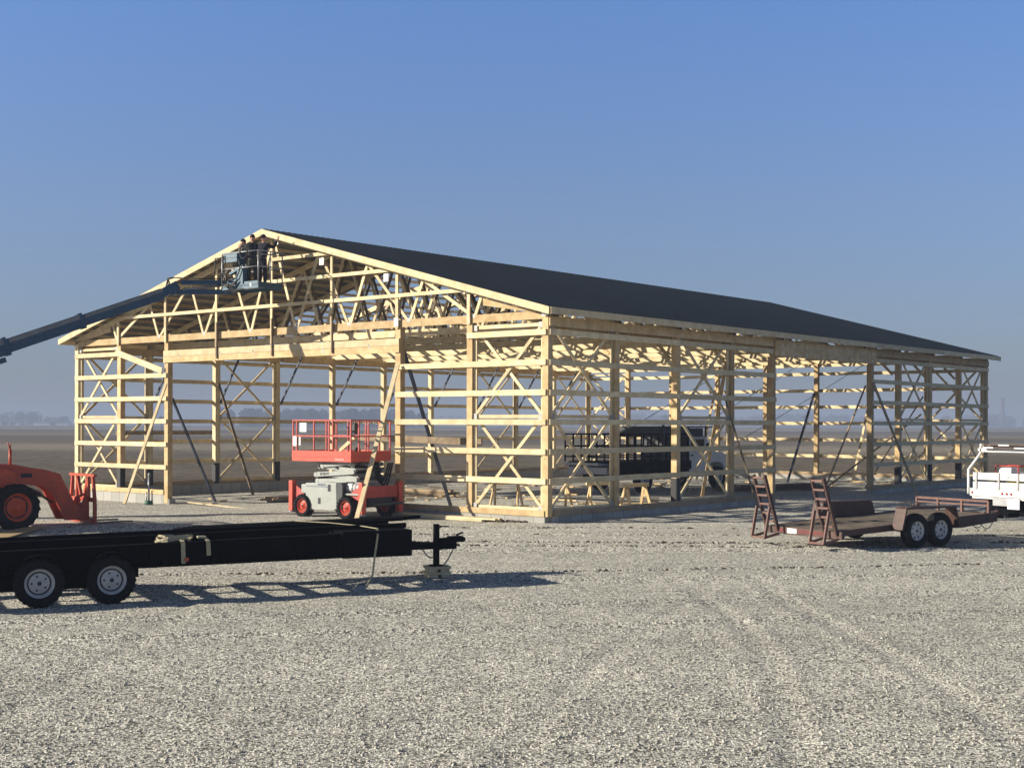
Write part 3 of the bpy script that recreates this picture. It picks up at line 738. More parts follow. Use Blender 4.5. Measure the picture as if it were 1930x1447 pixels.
# ------------------------------------------------------------------ wheels
def wheel(parent, c, r, w, rr, rim='rimgrey', style='disc', out=-1, lugs=False, name='tyre', n=36, steer=0):
    """wheel with its axle along y; out=-1: outer face towards -y"""
    m = MB(); hw = w / 2
    prof = [(rr, -hw * .8), (rr + (r - rr) * .35, -hw * 1.0), (r - (r - rr) * .22, -hw * .98), (r - .008, -hw * .78), (r, -hw * .5), (r, hw * .5), (r - .008, hw * .78),
            (r - (r - rr) * .22, hw * .98), (rr + (r - rr) * .35, hw), (rr, hw * .8)]
    m.lathe(prof, (0, 0, 0), n)
    k = 26 if not lugs else 18
    for i in range(k):
        a = 2 * math.pi * i / k
        if lugs:
            for sd in (-1, 1):
                a2 = a + (sd * math.pi / k / 2)
                p = Vector((math.cos(a2) * r, sd * hw * .55, math.sin(a2) * r)); q = Vector((math.cos(a2 + .12) * r, sd * hw * .02, math.sin(a2 + .12) * r))
                q2 = Vector((math.cos(a2 - .03) * (r - .03), sd * hw * 1.0, math.sin(a2 - .03) * (r - .03)))
                m.beam(q, p, .05 * r / .5, .05, (math.cos(a2), 0, math.sin(a2))); m.beam(p, q2, .05 * r / .5, .05, (math.cos(a2), 0, math.sin(a2)))
        else:
            for sd in (-1, 0, 1):
                a2 = a + sd * .05; c1 = Vector((math.cos(a2), 0, math.sin(a2)))
                m.beam(c1 * (r + .001) + Vector((0, sd * hw * .42 - hw * .16, 0)), c1 * (r + .001) + Vector((0, sd * hw * .42 + hw * .16, 0)), .035, .012, c1)
    t = m.build(name, 'rubber', parent); t.location = c; t.rotation_euler = (0, 0, R(steer))
    m = MB(); o = out
    # o = outer side sign
    P = [(rr + .006, o * hw * .84), (rr + .006, o * hw * .74), (rr - .02, o * hw * .7), (rr * .86, o * hw * .3), (rr * .68, o * hw * .28), (rr * .6, o * hw * .42),
         (rr * .34, o * hw * .40), (rr * .3, o * hw * .52), (rr * .22, o * hw * .62), (.001, o * hw * .63), (.001, o * hw * .1), (rr - .035, o * hw * .1), (rr - .035, -o * hw * .8), (rr, -o * hw * .8), (rr, 0)]
    m.lathe(P, (0, 0, 0), n)
    if style == 'spoke':
        for i in range(8):
            a = 2 * math.pi * i / 8; m.beam((math.cos(a) * rr * .3, o * hw * .5, math.sin(a) * rr * .3), (math.cos(a) * rr * .93, o * hw * .42, math.sin(a) * rr * .93), rr * .2, .02, (0, 1, 0))
    ri = m.build('rim', rim, t)
    m = MB(); m.lathe([(rr * .80, o * hw * .30), (rr * .80, o * hw * .335), (rr * .70, o * hw * .335), (rr * .70, o * hw * .30)], (0, 0, 0), n); m.build('rim_groove', 'dgrey', t)
    m = MB()
    for i in range(5 if style != 'spoke' else 8):
        a = 2 * math.pi * (i + .5) / (5 if style != 'spoke' else 8); rad = rr * .5 if style == 'disc' else rr * .62
        if style == 'disc': m.cyl((math.cos(a) * rad, o * hw * .40, math.sin(a) * rad), (math.cos(a) * rad, o * hw * .47, math.sin(a) * rad), rr * .075, None, 8)
        else: m.cyl((math.cos(a) * rad, o * hw * .34, math.sin(a) * rad), (math.cos(a) * rad, o * hw * .37, math.sin(a) * rad), rr * .12, None, 8)
    m.cyl((0, o * hw * .6, 0), (0, o * hw * .75, 0), rr * .17, rr * .12, 12)
    m.build('hub', 'dgrey' if style != 'loader' else rim, t)
    return t

def swheel(*a, **k): return wheel(*a, **k)

# ------------------------------------------------------------------ black truss trailer at the left
tr = thing('equipment_trailer', 'long black tandem axle trailer with folded steel beams parked on the gravel in front', 'trailer', (-5.54, 18.62, 0), 27.1)
def xy(a, p): return (a, p)
m = MB()
# main beams (near, far) as I sections: web + flanges
def ibeam(name, p0, a0, a1, zt0, zt1, h0, h1, wd=.16):
    m = MB()
    def Z(a, t): return t
    for (dz0, dz1, w) in ((0, .02, wd), (None, None, .03)):
        pass
    t = .02
    m.prism([(a0, zt0), (a1, zt1), (a1, zt1 - t), (a0, zt0 - t)], p0 - wd / 2, p0 + wd / 2)
    m.prism([(a0, zt0 - h0 + t), (a1, zt1 - h1 + t), (a1, zt1 - h1), (a0, zt0 - h0)], p0 - wd / 2, p0 + wd / 2)
    m.prism([(a0, zt0 - t), (a1, zt1 - t), (a1, zt1 - h1 + t), (a0, zt0 - h0 + t)], p0 - .015, p0 + .015)
    k = 7
    for i in range(k):
        a = a0 + (a1 - a0) * (i + .5) / k; f = (i + .5) / k; zt = zt0 + (zt1 - zt0) * f; h = h0 + (h1 - h0) * f
        m.box((a - .01, p0 - wd / 2 + .005, zt - h + t), (a + .01, p0 + wd / 2 - .005, zt - t))
    return m.build(name, 'black', tr)
ibeam('main_beam', .12, -3.2, 4.30, .74, .85, .30, .37)
ibeam('main_beam', 1.75, -3.2, 5.1, .72, .80, .28, .30)
# folded upper lattice beams
m = MB()
for p in (.5, 1.25):
    m.beam((-3.0, p, .80), (4.6, p, .90), .09, .07)
m.build('upper_rail', 'black', tr)
m = MB()
for k in range(5): m.beam((1.2 + k * .1, 1.5 + k * .11, .86), (4.9 + k * .1, 1.35 + k * .05, .93 + .004 * k), .06, .05)
m.build('folded_arm', 'black', tr)
m = MB()
for i in range(11):
    a = -2.9 + i * .72; m.box((a, .02, .50), (a + .08, 1.85, .57))
m.build('cross_member', 'black', tr)
box('toolbox', 'black', tr, (3.38, -.02, .47), (4.5, .62, .87), bevel=.01)
box('end_plate', 'black', tr, (4.5, .2, .52), (4.56, 1.9, .86), bevel=.008)
# skirts around wheels
m = MB(); m.prism([(-2.6, .70), (.32, .70), (.42, .5), (.42, .32), (.30, .32), (.30, .2), (-2.6, .2)], .22, .27).build('side_skirt', 'black', tr)
m = MB()
for cx in (0.0, -.95):
    pts = []
    for i in range(9):
        a = math.pi * (.18 + .5 * i / 8); pts.append((cx + math.cos(a) * .385, math.sin(a) * .385 + .33))
    inner = [(cx + (x - cx) * .94, .33 + (z - .33) * .94) for x, z in reversed(pts)]
    m.prism(pts + inner, -.1, .2)
m.build('mudguard', 'black', tr)
for a in (0., -.95):
    wheel(tr, (a, 0, .327), .327, .21, .198, 'rimgrey')
    wheel(tr, (a, 1.95, .327), .327, .21, .198, 'rimgrey', out=1)
m = MB()
for a in (0, -.95): m.cyl((a, .1, .36), (a, 1.85, .36), .05)
m.build('axle', 'black', tr)
m = MB(); m.beam((4.5, .75, .53), (5.55, 1.05, .50), .09, .1); m.beam((4.5, 1.4, .53), (5.55, 1.08, .50), .09, .1); m.beam((5.4, 1.065, .50), (5.72, 1.065, .50), .14, .12)
m.build('tongue', 'black', tr, bevel=.005)
m = MB(); m.box((5.42, .99, .49), (5.72, 1.14, .62)); m.box((5.6, 1.0, .55), (5.84, 1.13, .645)); m.ball((5.84, 1.065, .59), .06, 10, 6, 1.2, 1, .8); m.beam((5.74, 1.065, .66), (5.86, 1.065, .70), .05, .025)
m.build('coupler', 'black', tr, bevel=.006)
m = MB(); m.box((5.31, .95, .2), (5.39, 1.03, .86)); m.box((5.26, .90, .18), (5.44, 1.08, .2)); m.beam((5.35, .93, .83), (5.48, .78, .83), .02, .02)
m.build('jack', 'black', tr)
m = MB()
pts = [Vector((5.1 + .35 * t, 1.0 + .05 * t, .47 - .16 * math.sin(math.pi * t))) for t in [i / 8 for i in range(9)]]
m.tube(pts, .012, 5); m.build('safety_chain', 'steel', tr); m = MB()
pts = [Vector((5.68 - .3 * t, 1.02, .46 - .3 * math.sin(math.pi * t * .6))) for t in [i / 8 for i in range(9)]]
m.tube(pts, .012, 5)
m.build('safety_chain', 'steel', tr)
m = MB(); m.cyl((1.05, .02, .56), (1.05, -.01, .56), .03); m.build('marker_light', 'oranged', tr)
# timber blocking under the jack
jx, jy = -5.54 + .89 * 5.37 - .4556 * 1.0, 18.62 + .4556 * 5.37 + .89 * 1.0
bl = thing('wood_blocking', 'small stack of wood blocks under the jack of the black trailer', 'wood blocks', (jx, jy, 0), 20)
for k in range(4):
    for q in (-1, 1):
        if k % 2: box('block', 'pine', bl, (-.2, q * .1 - .07, .006 + k * .044), (.2, q * .1 + .07, .047 + k * .044)).rotation_euler = (0, 0, R(rnd.uniform(-6, 6)))
        else: box('block', 'pine', bl, (q * .1 - .07, -.18, .006 + k * .044), (q * .1 + .07, .18, .047 + k * .044)).rotation_euler = (0, 0, R(rnd.uniform(-6, 6)))
def on_trailer(a, p, z): 
    c, s = math.cos(R(27.1)), math.sin(R(27.1)); return (-5.54 + c * a - s * p, 18.62 + s * a + c * p, z)
def ribbon(pts, w, name, mat, label, cat, side=(0, 0, 1), thick=.006, group=None, origin=None):
    o0 = Vector(pts[0]); m = MB()
    for a, b in zip(pts[:-1], pts[1:]): m.beam(Vector(a) - o0, Vector(b) - o0, w, thick, side)
    o = m.build(name, mat); o.location = o0; return tag(o, label, cat, group)
# bundle of strap on top of the beams
m = MB(); g = random.Random(2)
pts = []
for i in range(40):
    t = i / 39 * 5.2 * math.pi; rr = .22 + .03 * math.sin(3 * t); pts.append(Vector((.95 + rr * 1.1 * math.cos(t) * (1 + .1 * math.sin(t * .7)), .3 + .13 * math.sin(t), .83 + .02 * i / 39 + .035 * math.sin(t * 1.7))))
for a, b in zip(pts[:-1], pts[1:]): m.beam(a, b, .008, .032, (0, .25, 1))
for a0 in (1.0, 1.36): m.beam((a0, .03, .80), (a0 + .01, .028, .50 + .1 * (a0 > 1.2)), .06, .008, (0, 1, 0))
m.beam((1.0, .3, .86), (1.0, .03, .81), .05, .008); m.beam((1.36, .3, .86), (1.36, .03, .81), .05, .008)
m.box((1.24, .14, .84), (1.34, .24, .87))
o = m.build('ratchet_strap', 'strap'); o.location = (-5.54, 18.62, 0); o.rotation_euler = (0, 0, R(27.1)); tag(o, 'tan ratchet strap bundled on the black trailer above its front wheel', 'strap', 'straps on the black trailer')
m = MB()
P_ = [(3.2, 1.7, .93), (3.5, 1.0, .94), (3.85, .45, .915), (3.95, .02, .90), (3.93, -.03, .80), (3.88, -.04, .5), (3.84, -.05, .2), (3.72, -.1, .03)]
for a, b in zip(P_[:-1], P_[1:]): m.beam(a, b, .045 if b[2] > .85 else .03, .008, (0, 0, 1) if b[2] > .85 else (0, 1, 0))
o = m.build('ratchet_strap', 'strap'); o.location = (-5.54, 18.62, 0); o.rotation_euler = (0, 0, R(27.1)); tag(o, 'tan strap over the front end of the black trailer hanging down to the gravel', 'strap', 'straps on the black trailer')
m = MB(); m.box((3.5, -.2, 0), (3.68, -.1, .07)); m.ball((3.62, -.13, .05), .08, 8, 5, 1.3, 1, .6)
o = m.build('ratchet_buckle', 'steel'); o.location = (-5.54, 18.62, 0); o.rotation_euler = (0, 0, R(27.1)); tag(o, 'grey ratchet buckle lying in the trailer shadow below the hanging strap', 'buckle')

# ------------------------------------------------------------------ oxide red car trailer at the right
ct2 = thing('flatbed_trailer', 'oxide red tandem axle car trailer with wooden deck and raised loading ramps', 'trailer', (8.2, 27.35, 0), 32)
def zt(a): return .40 + .055 * (a + 1.9) if a < -.5 else .477 + .045 * (a + .5)
m = MB()
for p in (.2, 2.15):
    m.prism([(-1.9, zt(-1.9)), (-.5, zt(-.5)), (2.75, zt(2.75)), (2.75, zt(2.75) - .2), (1.6, zt(1.6) - .24), (-.5, zt(-.5) - .13), (-1.9, zt(-1.9) - .11)], p - .03, p + .03)
m.build('side_rail', 'rust', ct2, bevel=.004)
box('rear_beam', 'rust', ct2, (-1.98, .1, .24), (-1.9, 2.3, .39), bevel=.004)
m = MB(); m.box((-1.984, 1.35, .27), (-1.981, 1.62, .37)); m.build('reflective_tape', 'sign', ct2)
m = MB(); m.box((-1.984, .6, .29), (-1.981, 1.3, .35)); m.box((-1.984, 1.66, .29), (-1.981, 1.95, .35)); m.build('tail_lamp', 'rustred', ct2)
for k in range(8):
    p0 = .235 + k * .235
    m = MB()
    m.prism([(-1.88, zt(-1.88) - .01), (-.5, zt(-.5) - .01), (2.5, zt(2.5) - .01), (2.5, zt(2.5) - .045), (-.5, zt(-.5) - .045), (-1.88, zt(-1.88) - .045)], p0 + .004, p0 + .231)
    m.build('deck_board', 'deck', ct2)
m = MB()
for a in (-1.5, -.9, -.2, .5, 1.2, 1.9, 2.4): m.box((a, .23, zt(a) - .13), (a + .05, 2.12, zt(a) - .05))
m.build('cross_member', 'rust', ct2)
for p, o_ in ((.02, -1), (2.33, 1)):
    for a in (0., .71): wheel(ct2, (a, p, .345), .345, .2, .195, 'rimwhite', 'spoke', out=o_)
    m = MB(); q0, q1 = (-.12, .16) if o_ < 0 else (2.19, 2.47)
    m.prism([(-.52, .38), (-.40, .80), (-.36, .83), (1.06, .83), (1.10, .80), (1.24, .38), (1.20, .38), (1.06, .79), (-.36, .79), (-.48, .38)], q0, q1)
    if o_ > 0: m.prism([(-.5, .42), (-.40, .79), (-.36, .82), (1.05, .82), (1.09, .79), (1.22, .42)], 2.17, 2.185)
    m.build('fender', 'rust', ct2, bevel=.004)
m = MB()
for a in (0, .71): m.cyl((a, .1, .34), (a, 2.25, .34), .04)
m.build('axle', 'rust', ct2)
# far side bulwark panel and front rail
m = MB()
m.beam((2.5, .2, .86), (2.5, 2.15, .86), .04, .05); m.beam((2.5, .2, .77), (2.5, 2.15, .77), .03, .035)
for p in (.2, .9, 1.55, 2.15): m.beam((2.5, p, .55), (2.5, p, .87), .05, .06)
m.build('front_rail', 'rustl', ct2)
m = MB(); m.beam((2.6, .3, .52), (3.7, 1.1, .47), .07, .13); m.beam((2.6, 2.05, .52), (3.7, 1.25, .47), .07, .13); m.beam((3.5, 1.175, .50), (4.0, 1.175, .50), .12, .1); m.ball((4.0, 1.175, .51), .07)
m.build('tongue', 'rust', ct2)
for q in (1.05, 1.3):
    m = MB(); m.tube([Vector((3.2 + .6 * t, q, .42 - .24 * math.sin(math.pi * t))) for t in [i / 8 for i in range(9)]], .012, 5); m.build('safety_chain', 'steel', ct2)
def ramp(p):
    # raised ladder ramp, hinged at the rear beam, leaning slightly backwards (towards -x), braced by a folded leg
    m = MB(); w = .33
    top = Vector((-2.36, 0, 1.45)); mid = Vector((-2.22, 0, .80)); bot = Vector((-2.0, 0, .33))
    for q in (p - w / 2, p + w / 2):
        m.beam((bot.x + .02, q, bot.z - .02), (top.x, q, top.z), .04, .07, (1, 0, 0))
    o = m.build('loading_ramp', 'rust', ct2)
    m = MB()
    for i in range(6):
        t = .14 + i * .162; c = bot.lerp(top, t)
        m.box((c.x - .045, p - w / 2 + .02, c.z - .02), (c.x + .045, p + w / 2 - .02, c.z + .02))
    m.build('rung', 'rustl', o)
    m = MB()
    for q in (p - w / 2 - .03, p + w / 2 + .03):
        m.beam((mid.x - .02, q, mid.z), (-2.38, q, .16), .035, .06, (1, 0, 0))
        m.beam((-2.38, q, .17), (-2.0, q, .24), .035, .05)
    m.beam((-2.38, p - w / 2 - .03, .17), (-2.38, p + w / 2 + .03, .17), .04, .04)
    m.build('ramp_leg', 'rustl', o)
ramp(.38); ramp(2.05)
# loose lashings on the fender
m = MB(); g = random.Random(9)
for k in range(9):
    a = g.uniform(-.4, .5); p = g.uniform(-.05, .12); an = g.uniform(0, 3.1); l = g.uniform(.08, .22)
    m.beam((a - l * math.cos(an), p - l * .4 * math.sin(an), .845 + .01 * k), (a + l * math.cos(an), p + l * .4 * math.sin(an), .855 + .012 * k), .02, .014)
o = m.build('load_binders', 'rough'); o.location = (8.2, 27.35, 0); o.rotation_euler = (0, 0, R(32)); tag(o, 'small pile of chain binders and sticks lying on the fender of the red trailer', 'tools')

# ------------------------------------------------------------------ white utility truck at the right edge (rear corner in view)
wt = thing('utility_truck', 'white utility truck with rack and slatted tailgate hitched to the red trailer', 'truck', (10.68, 31.25, 0), -58)
# local x to the right along the tail, y forward (away)
TWD = 2.1
box('bed', 'white', wt, (0, .0, .80), (TWD, 3.6, .97), bevel=.01)
box('rear_sill', 'white', wt, (-.02, -.05, .86), (TWD + .02, 0, 1.03), bevel=.006)
for z0, z1 in ((1.035, 1.19), (1.24, 1.40)):
    box('tailgate_slat', 'white', wt, (.05, -.03, z0), (TWD - .05, .0, z1), bevel=.004)
for x in (.13, .75, 1.26, 1.9):
    m = MB(); m.box((x, -.055, 1.0), (x + .05, -.032, 1.41)); m.build('stake_bracket', 'steel', wt)
for q in (0, 1):
    x = .02 if q == 0 else TWD - .02
    for z0, z1 in ((1.0, 1.17), (1.22, 1.38)): box('side_slat', 'white', wt, (x - .02, .05, z0), (x + .02, 3.5, z1))
m = MB()
for x in (.05, .88, 1.0, 1.12): m.cyl((x, -.05, .94), (x, -.062, .94), .03, None, 12)
m.build('tail_light', 'tred', wt)
text_mesh('embossed_name', 'R O Y A L', .10, 'faded', wt, Matrix.Translation((.38, -.053, .945)) @ Matrix.Rotation(R(90), 4, 'X'))
text_mesh('painted_number', '20', .10, 'ink', wt, Matrix.Translation((1.03, -.033, 1.31)) @ Matrix.Rotation(R(90), 4, 'X'))
# ladder rack, left side post bends outward
m = MB()
for xs, sg in ((0, 1), (TWD, -1)):
    m.tube([Vector((xs - .08 * sg, -.02, .90)), Vector((xs - .08 * sg, -.02, 1.46)), Vector((xs + .22 * sg, -.02, 1.80)), Vector((xs + .27 * sg, -.02, 1.88)), Vector((xs + .27 * sg, -.02, 2.06))], .032, 10)
    m.tube([Vector((xs - .08 * sg, 3.3, .90)), Vector((xs - .08 * sg, 3.3, 1.46)), Vector((xs + .22 * sg, 3.3, 1.80)), Vector((xs + .27 * sg, 3.3, 1.88)), Vector((xs + .27 * sg, 3.3, 2.06))], .032, 10)
    m.beam((xs + .27 * sg, -.1, 1.93), (xs + .27 * sg, 3.9, 1.93), .05, .06)
m.box((.27, -.06, 1.88), (TWD - .27, .0, 1.96)); m.box((.27, 3.26, 1.88), (TWD - .27, 3.32, 1.96))
m.build('ladder_rack', 'white', wt)
box('license_panel', 'steel', wt, (.6, -.03, .66), (1.3, -.01, .85), bevel=.004)
box('mudflap', 'black', wt, (.1, .4, .35), (.55, .43, .79)); box('hitch_plate', 'white', wt, (1.02, -.06, .60), (1.34, -.035, .84), bevel=.004)
m = MB(); m.box((.3, .1, .45), (TWD - .3, 3.6, .78)); m.box((1.1, -.25, .42), (1.2, .1, .52)); m.build('chassis', 'black', wt)
for x, o_ in ((.22, -1), (TWD - .22, 1)):
    t = wheel(wt, (x, 2.3, .40), .40, .3, .22, 'rimgrey', out=o_); t.rotation_euler = (0, 0, R(-90))
    t = wheel(wt, (x, 5.3, .40), .40, .25, .22, 'rimgrey', out=o_); t.rotation_euler = (0, 0, R(-90))
m = MB(); m.prism([(3.7, .5), (6.3, .5), (6.3, 1.15), (5.4, 1.25), (4.9, 1.85), (3.75, 1.85)], .15, TWD - .15, 'yz'); m.build('cab', 'white', wt, bevel=.04)
m = MB(); m.box((.13, 4.0, 1.3), (.148, 4.8, 1.75)); m.box((TWD - .148, 4.0, 1.3), (TWD - .13, 4.8, 1.75)); m.box((.35, 3.68, 1.3), (TWD - .35, 3.698, 1.75)); m.build('window', 'glass', wt)
wtw = wt.location
def on_wt(x, y, z):
    c, s = math.cos(R(-58)), math.sin(R(-58)); return (wtw.x + c * x - s * y, wtw.y + s * x + c * y, z)
# ladder lying on the rack
ld = thing('extension_ladder', 'red and silver ladder lying across the rack of the white truck', 'ladder', on_wt(1.35, .1, 2.0), -58)
m = MB()
for p in (0, .42): m.beam((p, 0, .04), (p, 4.2, .04), .03, .08)
m.build('side_rail', 'redd', ld)
m = MB()
for i in range(13): m.cyl((.0, .15 + i * .32, .04), (.42, .15 + i * .32, .04), .016, None, 8)
m.build('rung', 'steel', ld)
l2 = thing('roof_rack_boards', 'brown and dark planks with pale strips tied over the rack of the white truck', 'planks', on_wt(.36, -.12, 1.965), -58)
for k in range(4): box('plank', ('rust', 'dgrey', 'rust', 'dgrey')[k], l2, (.05 + k * .05, -.1 + .18 * (k % 2), .0 + k * .032), (1.7, .0 + .18 * (k % 2), .03 + k * .032))
for k in range(4): box('pale_strip', 'sign', l2, (.12 + k * .42, -.104, .0 + .06 * (k % 2)), (.40 + k * .42, -.101, .028 + .06 * (k % 2)))
gn = thing('generator', 'red framed generator standing on the bed of the white truck', 'generator', on_wt(.3, .45, .972), -58)
m = MB()
for y in (0, .42):
    m.tube([Vector((0, y, 0)), Vector((0, y, .58)), Vector((.62, y, .58)), Vector((.62, y, 0))], .014, 8)
m.tube([Vector((0, 0, .58)), Vector((0, .42, .58))], .014); m.tube([Vector((.62, 0, .58)), Vector((.62, .42, .58))], .014)
m.build('frame', 'redd', gn); box('fuel_tank', 'white', gn, (.05, .04, .38), (.4, .38, .54), bevel=.03); box('engine', 'black', gn, (.08, .05, .02), (.58, .37, .36), bevel=.02)
ybx = box('yellow_case', paint('yellow_plastic', (.55, .38, .03), .5), None, (0, 0, 0), (.4, .3, .36), bevel=.02); ybx.rotation_euler = (0, 0, R(-58)); ybx.location = on_wt(.85, .1, .975); tag(ybx, 'yellow case showing through the tailgate gap of the white truck', 'case')

# ------------------------------------------------------------------ scissor lift
sl = thing('scissor_lift', 'rough terrain scissor lift with red railed platform and grey body before the gable door', 'scissor lift', (-4.35, 34.99, 0), -37)
# local x to the right-near, y away
cz = -.6
m = MB(); m.prism([(-1.48, .26), (-1.50, .9), (-.36, .93), (-.34, .26), (-.45, .2), (-1.4, .2)], .06, .55).build('side_cabinet', 'grey', sl, bevel=.015)
m = MB(); m.prism([(-.345, .2), (-.345, .93), (-.16, .93), (-.12, .86), (-.12, .3), (-.2, .2)], .05, .56).build('cabinet_end', 'dgrey', sl, bevel=.01)
box('latch_plate', 'ink', sl, (-1.02, .054, .36), (-.93, .059, .52)); box('latch_plate', 'ink', sl, (-.66, .054, .70), (-.56, .059, .88))
m = MB(); m.box((-1.47, .055, .81), (-.62, .0585, .825)); m.build('stripe', 'blueink', sl)
text_mesh('name_lettering', 'SKYJACK', .075, 'blueink', sl, Matrix.Translation((-.88, .056, .868)) @ Matrix.Rotation(R(90), 4, 'X'))
box('side_cabinet', 'grey', sl, (-1.5, 1.15, .25), (-.2, 1.65, .9), bevel=.015)
box('chassis', 'dgrey', sl, (-1.75, .45, .3), (.45, 1.35, .62), bevel=.01)
box('control_box', 'grey', sl, (-1.72, .12, .62), (-1.5, .5, .86), bevel=.02)
m = MB(); m.cyl((-.12, .3, .80), (.26, .3, .80), .12, None, 20); m.ball((-.12, .3, .80), .12, 16, 8); m.ball((.26, .3, .80), .12, 16, 8); m.build('propane_tank', 'white', sl)
m = MB(); m.cyl((.05, .3, .80), (.12, .3, .80), .125, None, 20); m.build('tank_strap', 'steel', sl)
box('tank_tray', 'grey', sl, (-.14, .12, .62), (.38, .5, .665))
for a in (-1.6, .0):
    wheel(sl, (a, .12, .29), .29, .26, .19, 'red', 'disc', lugs=True, n=28)
    wheel(sl, (a, 1.62, .29), .29, .26, .19, 'red', 'disc', out=1, lugs=True, n=28)
# outriggers
def outrigger(x, y, sg):
    o = MB().box((x - .07, y - .08, .14), (x + .07, y + .08, .95)).build('outrigger', 'red', sl, bevel=.008)
    m = MB(); m.cyl((x, y, .12), (x, y, .2), .035); m.cyl((x, y, .10), (x, y, .13), .12, None, 16); m.build('foot', 'steel', o)
    m = MB(); m.prism([(x, .9), (x - sg * .5, .62), (x - sg * .5, .5), (x, .5)], y + .0, y + .03); m.build('bracket', 'redd', o)
outrigger(.47, .17, 1); outrigger(.47, 1.6, 1); outrigger(-2.1, .17, -1); outrigger(-2.1, 1.6, -1)
box('end_frame', 'redd', sl, (.42, .3, .55), (.5, 1.5, .85), bevel=.006)
box('step', 'dgrey', sl, (.42, .3, .36), (.74, 1.45, .42), bevel=.01)
# scissor stack
m = MB()
def arm(y, a0, z0, a1, z1, h=.11, r=.06):
    m = MB(); m.beam((a0, y, z0), (a1, y, z1), .05, h, (0, 0, 1)); m.cyl((a0, y - .03, z0), (a0, y + .03, z0), r, None, 14); m.cyl((a1, y - .03, z1), (a1, y + .03, z1), r, None, 14)
    return m.build('scissor_arm', 'grey', sl)
zz = [.97, 1.10, 1.25, 1.40]
for y, d in ((.3, 0), (1.4, 0)):
    arm(y, -1.28, .96, .12, 1.02, .10); arm(y + .06, -1.28, 1.14, .12, 1.05, .09)
    arm(y, -1.34, 1.12, .02, 1.22, .12); arm(y + .06, -1.25, 1.34, .02, 1.26, .10)
    arm(y, -1.1, 1.36, -.1, 1.44, .08); arm(y + .06, -1.3, 1.46, -.05, 1.40, .08)
m = MB()
for a, z in ((-1.28, 1.05), (.05, 1.04), (-.6, 1.0), (-.6, 1.17), (-.6, 1.32), (0, 1.24), (-1.25, 1.34)): m.cyl((a, .28, z), (a, 1.45, z), .03)
m.build('pivot_pin', 'dgrey', sl)
m = MB(); m.cyl((-1.0, .7, 1.0), (-.3, .7, 1.33), .05); m.cyl((-.6, .7, 1.2), (-.1, .7, 1.42), .035); m.build('hydraulic_cylinder', 'dgrey', sl)
text_mesh('name_lettering', 'SKYJACK', .085, 'ink', sl, Matrix.Translation((-1.0, .27, 1.145)) @ Matrix.Rotation(R(-4), 4, 'Y') @ Matrix.Rotation(R(90), 4, 'X'))
# hoses hanging at the far end
m = MB()
for k in range(3): m.tube([Vector((-.1 + .55 * t, 1.2 + .08 * k, 1.45 - .55 * math.sin(math.pi * t) * (1 + .1 * k))) for t in [i / 10 for i in range(11)]], .025, 6)
m.build('hose', 'hose', sl)
# platform
X0, X1, Y0_, Y1_ = -2.05, .13, .1, 1.65
pf = box('platform', 'red', sl, (X0 + .02, Y0_ + .02, 1.50), (X1 - .02, Y1_ - .02, 1.60))
m = MB()
t = .025
m.box((X0, Y0_, 1.48), (X1, Y0_ + t, 1.76)); m.box((X0, Y1_ - t, 1.48), (X1, Y1_, 1.76)); m.box((X0, Y0_ + t, 1.48), (X0 + t, Y1_ - t, 1.76)); m.box((X1 - t, Y0_ + t, 1.48), (X1, Y1_ - t, 1.76))
m.box((X0 - .01, Y0_ - .012, 1.60), (X1 + .01, Y0_ - .002, 1.635))
m.build('toe_board', 'red', pf)
text_mesh('decal_lettering', 'SKYJACK', .08, 'faded', pf, Matrix.Translation((-.28, Y0_ - .002, 1.54)) @ Matrix.Rotation(R(90), 4, 'X'))
rails = MB(); rt = .02
def rl(p, q, w=.035): rails.beam(p, q, w, w)
for y in (Y0_ + .02, Y1_ - .02):
    for z in (2.15, 2.57): rl((X0, y, z), (X1, y, z))
    for x in (X0 + .02, X0 + .16, -.78, -.68, X1 - .02): rl((x, y, 1.5), (x, y, 2.57))
for x in (X0 + .02, X1 - .02):
    for z in (2.15, 2.57): rl((x, Y0_, z), (x, Y1_, z))
    for y in ((.42, 1.2) if x > -1 else (.9,)): rl((x, y, 1.7), (x, y, 2.57))
for x in (-.35,): rl((x, .5, 1.6), (x, .5, 2.57)); rl((x, .5, 2.57), (X1, .5, 2.57))
rails.build('guard_rail', 'redd', pf)
for q0, q1 in (((X0 + .30, Y0_ - .012, 2.26), (X0 + .55, Y0_ - .002, 2.50)), ((X0 + .04, Y0_ - .012, 1.88), (X0 + .18, Y0_ - .002, 2.14)), ((X0 + .27, Y0_ - .012, 1.90), (X0 + .33, Y0_ - .002, 2.12))): box('placard', 'sign', pf, q0, q1)
for y in (.3, .9, 1.3): m = MB(); m.tube([Vector((-.2 + .3 * tt, y, 2.52 - .05 * math.sin(math.pi * tt))) for tt in [i / 6 for i in range(7)]], .012, 5); m.build('chain', 'steel', pf)
box('control_pod', 'dgrey', pf, (-.5, .7, 2.2), (-.3, .9, 2.5), bevel=.02)
c_, s_ = math.cos(R(-37)), math.sin(R(-37))
def on_sl(x, y, z): return (-4.35 + c_ * x - s_ * y, 34.99 + s_ * x + c_ * y, z)
def obar(name, mat, p, q, w, h, label, cat, up=(0, 0, 1), group=None):
    p = Vector(p); q = Vector(q); o = bar(name, mat, None, (0, 0, 0), q - p, w, h, up); o.location = p; return tag(o, label, cat, group)
obar('board', 'pine', on_sl(-.62, .3, 1.66), on_sl(.02, .35, 2.12), .05, .09, 'short pale board standing slantwise on the red lift platform', 'board')
m = MB(); g = random.Random(4)
for k in range(16): 
    a = g.uniform(0, 6.28); m.tube([Vector((0, 0, .0)), Vector((.1 * math.cos(a), .1 * math.sin(a), .12)), Vector((.18 * math.cos(a), .18 * math.sin(a), .02))], .012, 5)
